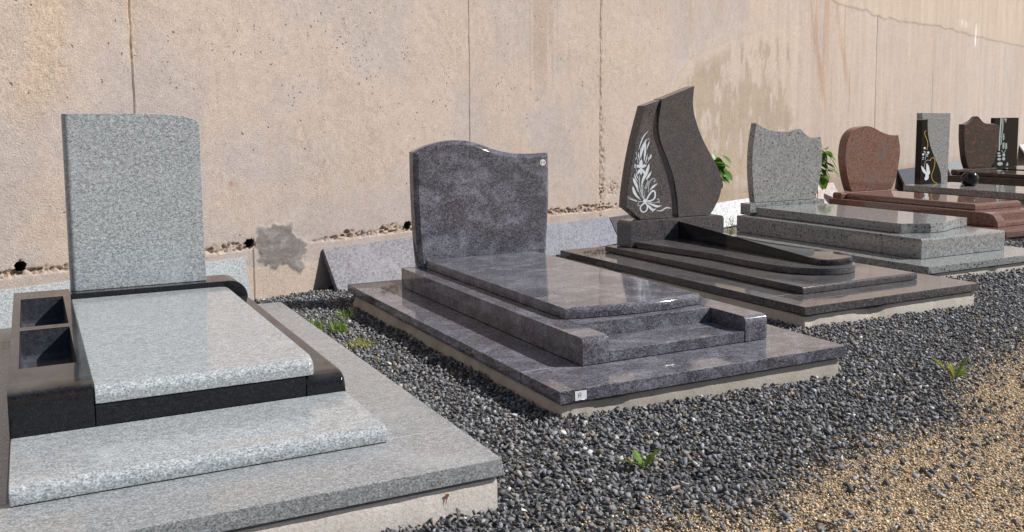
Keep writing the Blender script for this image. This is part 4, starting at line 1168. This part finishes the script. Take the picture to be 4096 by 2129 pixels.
def scatter(name, X, Y, Zc, size, colr, templates, tilt, mat, label, seed):
    r = np.random.default_rng(seed)
    n = len(X)
    which = r.integers(0, len(templates), n)
    Vs, Fs, Cs = [], [], []
    base = 0
    for k, (tv, tf) in enumerate(templates):
        ii = np.nonzero(which == k)[0]
        if len(ii) == 0: continue
        Rm = rot_mats(len(ii), r, tilt)
        sc3 = size[ii, None] * r.uniform(0.85, 1.2, (len(ii), 3))
        Pv = tv[None] * sc3[:, None, :]
        Pv = np.einsum('nij,nkj->nki', Rm, Pv) + np.stack([X[ii], Y[ii], Zc[ii]], -1)[:, None, :]
        nv = len(tv)
        Fs.append((tf[None] + (np.arange(len(ii)) * nv)[:, None, None] + base).reshape(-1, 3))
        Vs.append(Pv.reshape(-1, 3)); base += nv * len(ii)
        Cs.append(np.repeat(colr[ii], nv, axis=0))
    V = np.concatenate(Vs); Fc = np.concatenate(Fs); Cc = np.concatenate(Cs)
    o = np_mesh(name, V, Fc, mat)
    col_attr(o.data, "tint", np.concatenate([Cc, np.ones((len(Cc), 1))], 1))
    tag(o, label, "gravel", kind="stuff")
    return o

def stone_mat():
    m, nt, b = new_mat("crushed_stone")
    tc = nd(nt, "ShaderNodeTexCoord"); v = tc.outputs['Object']
    at = nd(nt, "ShaderNodeAttribute", attribute_name="tint")
    n1 = noise(nt, v, 160, 4, 0.65)
    c = mix(nt, 1.0, at.outputs['Color'], ramp(nt, n1, [(0.3, (0.70, 0.70, 0.70)), (0.55, (1, 1, 1)), (0.75, (1.45, 1.42, 1.38))]), 'MULTIPLY')
    nt.links.new(c, b.inputs['Base Color'])
    b.inputs['Roughness'].default_value = 0.88
    bp = nd(nt, "ShaderNodeBump"); bp.inputs['Strength'].default_value = 0.5; bp.inputs['Distance'].default_value = 0.002
    nt.links.new(noise(nt, v, 350, 3), bp.inputs['Height']); nt.links.new(bp.outputs[0], b.inputs['Normal'])
    return m
M['stone'] = stone_mat()

FOOT = [(GA, -1.48, -0.02, 0.02, 2.63), (GB, 0.03, 1.455, 0.03, 2.62), (GC, 0.03, 1.47, 0.03, 2.61), (GD, 0.03, 1.51, 0.03, 2.61), (GE, 0.1, 1.55, 0.03, 2.74), (GF, 0.05, 0.95, 0.06, 2.14), (GG, -0.19, 1.24, -0.19, 2.39), (GH, -0.04, 1.09, 0.01, 2.34)]
def keep_mask(X, Y, pad=0.0):
    k = np.ones(X.shape, bool)
    for (gx0, gy0, yw), x0, x1, y0, y1 in FOOT:
        dx, dy = X - gx0, Y - gy0
        lx = dx * math.cos(yw) + dy * math.sin(yw); ly = -dx * math.sin(yw) + dy * math.cos(yw)
        k &= ~((lx > x0 + pad) & (lx < x1 - pad) & (ly > y0 + pad) & (ly < y1 - pad))
    dw = (X - WP[0]) * WN[0] + (Y - WP[1]) * WN[1]
    k &= dw > -0.005
    # wide frustum, with room for a step to either side
    d = X * cF.x + Y * cF.y + (-CAM_Z) * cF.z
    u = (X * cR.x + Y * cR.y - CAM_Z * cR.z) / np.maximum(d, 0.1) * 0.9164
    v = -(X * cU.x + Y * cU.y - CAM_Z * cU.z) / np.maximum(d, 0.1) * 0.9164
    k &= (d > 1.2) & (np.abs(u) < 0.66) & (v < 0.43)
    return k

def jitter_grid(x0, x1, y0, y1, sp, r):
    X, Y = np.meshgrid(np.arange(x0, x1, sp), np.arange(y0, y1, sp * 0.9), indexing='ij')
    X = X + (np.arange(Y.shape[1])[None] % 2) * sp * 0.5
    X = X + r.uniform(-0.42, 0.42, X.shape) * sp; Y = Y + r.uniform(-0.42, 0.42, Y.shape) * sp
    return X.ravel(), Y.ravel()

r = np.random.default_rng(21)
tmplA = stone_templates(20, 8, 3, 0.78)
# dark stones, near / middle / far
DX, DY, DS, DZo = [], [], [], []
for (dn, df, sp, s0, s1) in ((0.0, 4.3, 0.0190, 0.0090, 0.0240), (4.3, 7.2, 0.0215, 0.0100, 0.0235), (7.2, 15.5, 0.036, 0.016, 0.030)):
    X, Y = jitter_grid(-0.6, 14.5, 1.2, 10.5, sp, r)
    dist = np.hypot(X, Y)
    k = (dist >= dn) & (dist < df)
    X, Y = X[k], Y[k]
    k = keep_mask(X, Y)
    X, Y = X[k], Y[k]
    sa = sand_amount(X, Y)
    p = np.where(sa < -0.16, 1.0, np.where(sa < 0.12, 1.0 - (sa + 0.16) / 0.28 * 0.70, 0.24 * np.exp(-(sa - 0.12) / 0.25) + 0.022))
    k = r.random(len(X)) < p
    X, Y = X[k], Y[k]
    q = r.random(len(X))
    DX.append(X); DY.append(Y); DS.append(s0 + (s1 - s0) * q ** 2.4)
    DZo.append(r.uniform(-0.004, 0.009, len(X)) * (1 if df < 8 else 1.5))
X = np.concatenate(DX); Y = np.concatenate(DY); sz = np.concatenate(DS); zo = np.concatenate(DZo)
n = len(X)
val = np.exp(r.normal(0, 0.38, n)) * 0.172
hue = r.normal(0, 1, (n, 1)) * np.array([[0.05, 0.01, -0.05]])
colr = val[:, None] * (np.array([[0.99, 0.995, 1.02]]) + hue)
w = r.random(n)
colr[w < 0.055] = np.array([0.17, 0.15, 0.13]) * r.uniform(0.7, 1.2, ((w < 0.055).sum(), 1))
k = (w > 0.10) & (w < 0.112); colr[k] = np.array([0.42, 0.27, 0.14]) * r.uniform(0.7, 1.2, (k.sum(), 1))
k = (w > 0.20) & (w < 0.216); colr[k] = np.array([0.58, 0.56, 0.54]) * r.uniform(0.75, 1.15, (k.sum(), 1))
k = (w > 0.30) & (w < 0.320); colr[k] = np.array([0.20, 0.20, 0.205]) * r.uniform(0.8, 1.4, (k.sum(), 1))
swell = (fbm(X, Y, 3, 3, 3, 301) - 0.5) * 0.03
scatter("dark_gravel", X, Y, ground_z(X, Y) + 0.004 + zo + np.clip(swell, 0.0, 0.016) + 0.002, sz, colr, tmplA, 0.55, M['stone'], "loose dark grey crushed stone gravel around the graves", 31)
# sandy gravel
tmplB = stone_templates(10, 8, 9, 0.6)
X, Y = jitter_grid(0.2, 7.0, 1.1, 4.6, 0.0098, r)
dist = np.hypot(X, Y)
sa = sand_amount(X, Y)
k = keep_mask(X, Y) & (sa > -0.13) & (dist < 6.2)
X, Y, sa = X[k], Y[k], sa[k]
k = r.random(len(X)) < np.clip((sa + 0.13) / 0.2, 0, 1)
X, Y = X[k], Y[k]
n = len(X)
sz = 0.0050 + 0.0052 * r.random(n) ** 2.0
base = np.array([[0.60, 0.455, 0.295]]) * np.exp(r.normal(0, 0.24, (n, 1)))
base = base + r.normal(0, 0.02, (n, 1)) * np.array([[1, 0.2, -0.6]])
w = r.random(n)
k = w < 0.15; base[k] = np.array([0.34, 0.315, 0.275]) * r.uniform(0.6, 1.3, (k.sum(), 1))
k = w > 0.93; base[k] = np.array([0.62, 0.42, 0.23]) * r.uniform(0.8, 1.15, (k.sum(), 1))
scatter("sandy_gravel", X, Y, ground_z(X, Y) + 0.004 + r.uniform(-0.002, 0.004, n), sz, np.clip(base, 0.02, 0.8), tmplB, 0.35, M['stone'], "fine tan gravel in the right foreground", 33)

# ------------------------------------------------------------------ plants and litter
def blade(V, Fc, base, h, az, lean, w, bend):
    n = 4
    b0 = len(V)
    dx, dy = math.cos(az), math.sin(az)
    for i in range(n + 1):
        t = i / n
        out_ = lean * t + bend * t * t
        z = h * (t - 0.25 * bend / max(h, 1e-3) * t * t * 0.5)
        ww = w * (1 - t ** 1.6) + 0.0003
        cx, cy_ = base[0] + dx * out_, base[1] + dy * out_
        V.append((cx - dy * ww, cy_ + dx * ww, base[2] + z)); V.append((cx + dy * ww, cy_ - dx * ww, base[2] + z))
    for i in range(n): Fc.append((b0 + 2 * i, b0 + 2 * i + 1, b0 + 2 * i + 3, b0 + 2 * i + 2))

def tuft(x, y, n, rad, h, label, mat):
    V, Fc = [], []
    for i in range(n):
        a = random.uniform(0, 6.28); q = rad * math.sqrt(random.random())
        blade(V, Fc, (q * math.cos(a), q * math.sin(a), -0.004), h * random.uniform(0.5, 1.1), random.uniform(0, 6.28), random.uniform(0, 0.025), random.uniform(0.0014, 0.0028), random.uniform(0, 0.03))
    o = raw_mesh("grass_tuft", V, Fc, mat, smooth=True)
    o.location = (x, y, float(ground_z(np.array(x), np.array(y))) + 0.008)
    tag(o, label, "grass", "grass tufts between the first two graves")
    return o
tuft(1.325, 4.97, 130, 0.070, 0.080, "bright green grass tuft touching the light grey slab edge", M['grass'])
tuft(1.455, 4.90, 90, 0.052, 0.075, "bright green grass tuft, second from the light grey slab", M['grass'])
tuft(1.445, 4.50, 90, 0.060, 0.055, "thin grass tuft nearest the camera between two graves", M['yleaf'])
tuft(1.60, 5.26, 34, 0.075, 0.060, "sparse grass tuft in the shade of the blue violet grave", M['grass'])

def broad_leaf(V, Fc, base, az, L, w, rise, droop, teeth=0.0, n=9, twist=0.0):
    b0 = len(V)
    dx, dy = math.cos(az), math.sin(az)
    for i in range(n + 1):
        t = i / n
        ww = w * (math.sin(math.pi * min(0.04 + t * 0.96, 0.995)) ** 0.7) * (0.45 + 0.75 * t)
        if teeth and i % 2: ww *= (1 - teeth)
        r_ = L * t * math.cos(rise) * (1 - 0.15 * droop * t)
        z = L * (t * math.sin(rise) - droop * t * t)
        cx, cy_ = base[0] + dx * r_, base[1] + dy * r_
        fold = 0.35 * ww
        V.append((cx - dy * ww, cy_ + dx * ww, base[2] + z + fold + twist * ww)); V.append((cx, cy_, base[2] + z)); V.append((cx + dy * ww, cy_ - dx * ww, base[2] + z + fold - twist * ww))
    for i in range(n):
        a_ = b0 + 3 * i
        Fc.append((a_, a_ + 1, a_ + 4, a_ + 3)); Fc.append((a_ + 1, a_ + 2, a_ + 5, a_ + 4))

def weed(x, y, leaves, label):
    root = empty("dandelion_weed", (x, y, float(ground_z(np.array(x), np.array(y))) + 0.010))
    for (az, L, w, rise, droop, tw, mk) in leaves:
        L *= 1.05; w *= 1.25
        V, Fc = [], []
        broad_leaf(V, Fc, (0, 0, 0), math.radians(az), L, w, math.radians(rise), droop, 0.45, 10, tw)
        raw_mesh("leaf", V, Fc, M[mk], root, smooth=True)
    tag(root, label, "weed", "weeds in the gravel")
weed(1.728, 2.432, [(155, 0.105, 0.012, 30, 0.20, 0.3, 'grass'), (120, 0.085, 0.014, 62, 0.25, 0.2, 'grass'), (92, 0.075, 0.017, 38, 0.1, -0.2, 'leaf'), (-20, 0.080, 0.011, 55, 0.05, 0.5, 'grass'), (10, 0.060, 0.010, 62, 0.2, 0.0, 'grass'), (170, 0.060, 0.011, 45, 0.3, 0.1, 'leaf')], "green dandelion weed in dark gravel in front of the blue violet grave")
weed(3.62, 2.735, [(150, 0.16, 0.014, 48, 0.15, 0.4, 'yleaf'), (165, 0.10, 0.010, 65, 0.1, 0.2, 'yleaf'), (5, 0.13, 0.014, 45, 0.05, -0.3, 'grass'), (-10, 0.085, 0.014, 38, 0.2, 0.2, 'grass'), (-35, 0.07, 0.012, 32, 0.3, 0.0, 'grass'), (60, 0.08, 0.011, 58, 0.1, 0.1, 'yleaf')], "yellowing dandelion weed where dark gravel meets the sand")

def vine(s, d, z0, leaves, label):
    p = wpt(s, d, 0)
    gz = float(ground_z(np.array(p[0]), np.array(p[1])))
    root = empty("leafy_shoot", (p[0], p[1], gz))
    V, Fc = [], []
    hgt = max(q[2] for q in leaves) - gz
    prev = None
    n = 8
    for i in range(n + 1):
        t = i / n
        ring = [(0.012 * math.sin(5 * t) + 0.006 * (1 - 0.6 * t) * math.cos(k * 2.09), 0.006 * (1 - 0.6 * t) * math.sin(k * 2.09), -0.05 + t * (hgt + 0.05)) for k in range(3)]
        b_ = len(V); V += ring
        if prev is not None:
            for k in range(3): Fc.append((prev + k, prev + (k + 1) % 3, b_ + (k + 1) % 3, b_ + k))
        prev = b_
    raw_mesh("stem", V, Fc, M['leaf'], root, smooth=True)
    for (ds, dd, zl, az, L, w, rise, droop) in leaves:
        V, Fc = [], []
        q = WT * ds + WN * dd
        broad_leaf(V, Fc, (q[0], q[1], zl - gz), TH + math.radians(az), L, w, math.radians(rise), droop, 0.0, 7, random.uniform(-0.3, 0.3))
        raw_mesh("leaf", V, Fc, M['leaf'], root, smooth=True)
    tag(root, label, "plant", "leafy shoots at the foot of the wall")
def cluster(n, s0, s1, z0, z1, rngs):
    out = []
    for i in range(n):
        out.append((rngs.uniform(s0, s1), rngs.uniform(-0.05, 0.05), rngs.uniform(z0, z1), rngs.uniform(-110, 25), rngs.uniform(0.12, 0.20), rngs.uniform(0.044, 0.066), rngs.uniform(-55, 15), rngs.uniform(0.1, 0.5)))
    return out
rl = random.Random(5)
vine(5.62, 0.16, 0, [(d_ + q, e_, z_, a_, L_, w_, ri, dr) for (q, e_, z_, a_, L_, w_, ri, dr) in cluster(17, 0.0, 0.24, 0.54, 0.74, rl) + cluster(9, -0.02, 0.16, 0.38, 0.54, rl) for d_ in (0.0,)], "green leafy shoot peeking out right of the flame headstone")
vine(8.52, 0.16, 0, [(q, e_, z_, a_, L_, w_, ri, dr) for (q, e_, z_, a_, L_, w_, ri, dr) in cluster(13, 0.05, 0.24, 0.46, 0.70, rl) + cluster(11, 0.0, 0.24, 0.32, 0.50, rl)], "green leafy shoot peeking out right of the speckled grey headstone")
# thin dry weed
V, Fc = [], []
rw = random.Random(9)
for i in range(6):
    blade(V, Fc, (0, 0, 0), 0.30 * rw.uniform(0.7, 1.1), rw.uniform(0, 6.28), rw.uniform(0, 0.05), 0.0018, 0.02)
for i in range(80):
    t = rw.uniform(0.25, 1.0); a_ = rw.uniform(0, 6.28)
    blade(V, Fc, (rw.uniform(-0.035, 0.035), rw.uniform(-0.03, 0.03), 0.27 * t), 0.03, a_, 0.03, 0.0035, 0.01)
dw_ = raw_mesh("dry_weed", V, Fc, M['dryweed'], smooth=True)
dw_.location = (5.62, 6.60, -0.06)
tag(dw_, "thin wispy weed against the nearly white slab", "weed", "weeds in the gravel")

def scrap(name, x, y, pts, mat, label, cat, th=0.0015, tilt=(0.3, 0.2, 0.4), dz=0.018):
    bm = prism(pts, 'z', 0, th)
    o = finish(name, bm, mat, smooth=False)
    o.location = (x, y, float(ground_z(np.array(x), np.array(y))) + dz)
    o.rotation_euler = tilt
    tag(o, label, cat)
scrap("plastic_scrap", 1.675, 3.30, [(-0.012, -0.008), (0.014, -0.006), (0.010, 0.012), (-0.004, 0.014)], M['blueplastic'], "bright blue plastic scrap beside the blue violet grave's front corner", "litter", tilt=(0.7, 0.2, 0.4))
scrap("plastic_scrap", 3.03, 2.67, [(-0.010, -0.003), (0.010, -0.004), (0.009, 0.004), (-0.008, 0.005)], M['navyplastic'], "small dark blue plastic scrap near the sand edge", "litter")
scrap("plastic_scrap", 2.518, 2.655, [(-0.012, -0.002), (0.012, -0.003), (0.011, 0.003), (-0.012, 0.003)], M['navyplastic'], "narrow dark blue plastic strip in the dark gravel", "litter")
scrap("wood_chip", 1.702, 2.235, [(-0.022, -0.004), (0.020, -0.005), (0.022, 0.003), (-0.018, 0.005)], M['wood'], "weathered wood chip lying on dark gravel in the foreground", "litter", th=0.006, tilt=(0.2, 0.1, 0.3))
# rusted tie stub weeping on the front footing
M['rust'] = plain("rust_stain", (0.20, 0.075, 0.025), 0.9, var=0.35)
ra = [o for o in bpy.data.objects if o.name == "concrete_footing"][0]
drawing("rust_stain", [([(0, 0), (0.4, 3), (-0.4, 6), (-0.6, 10.5)], 2.6, 'tail')], [(0.6, -0.6, 2.6, 2.4)], lambda u, v: (-0.172 + u * 0.0026, 0.090 - v * 0.0022), 0.0115, M['rust'], ra, (0, 0, 0.06), lift=0.0030)
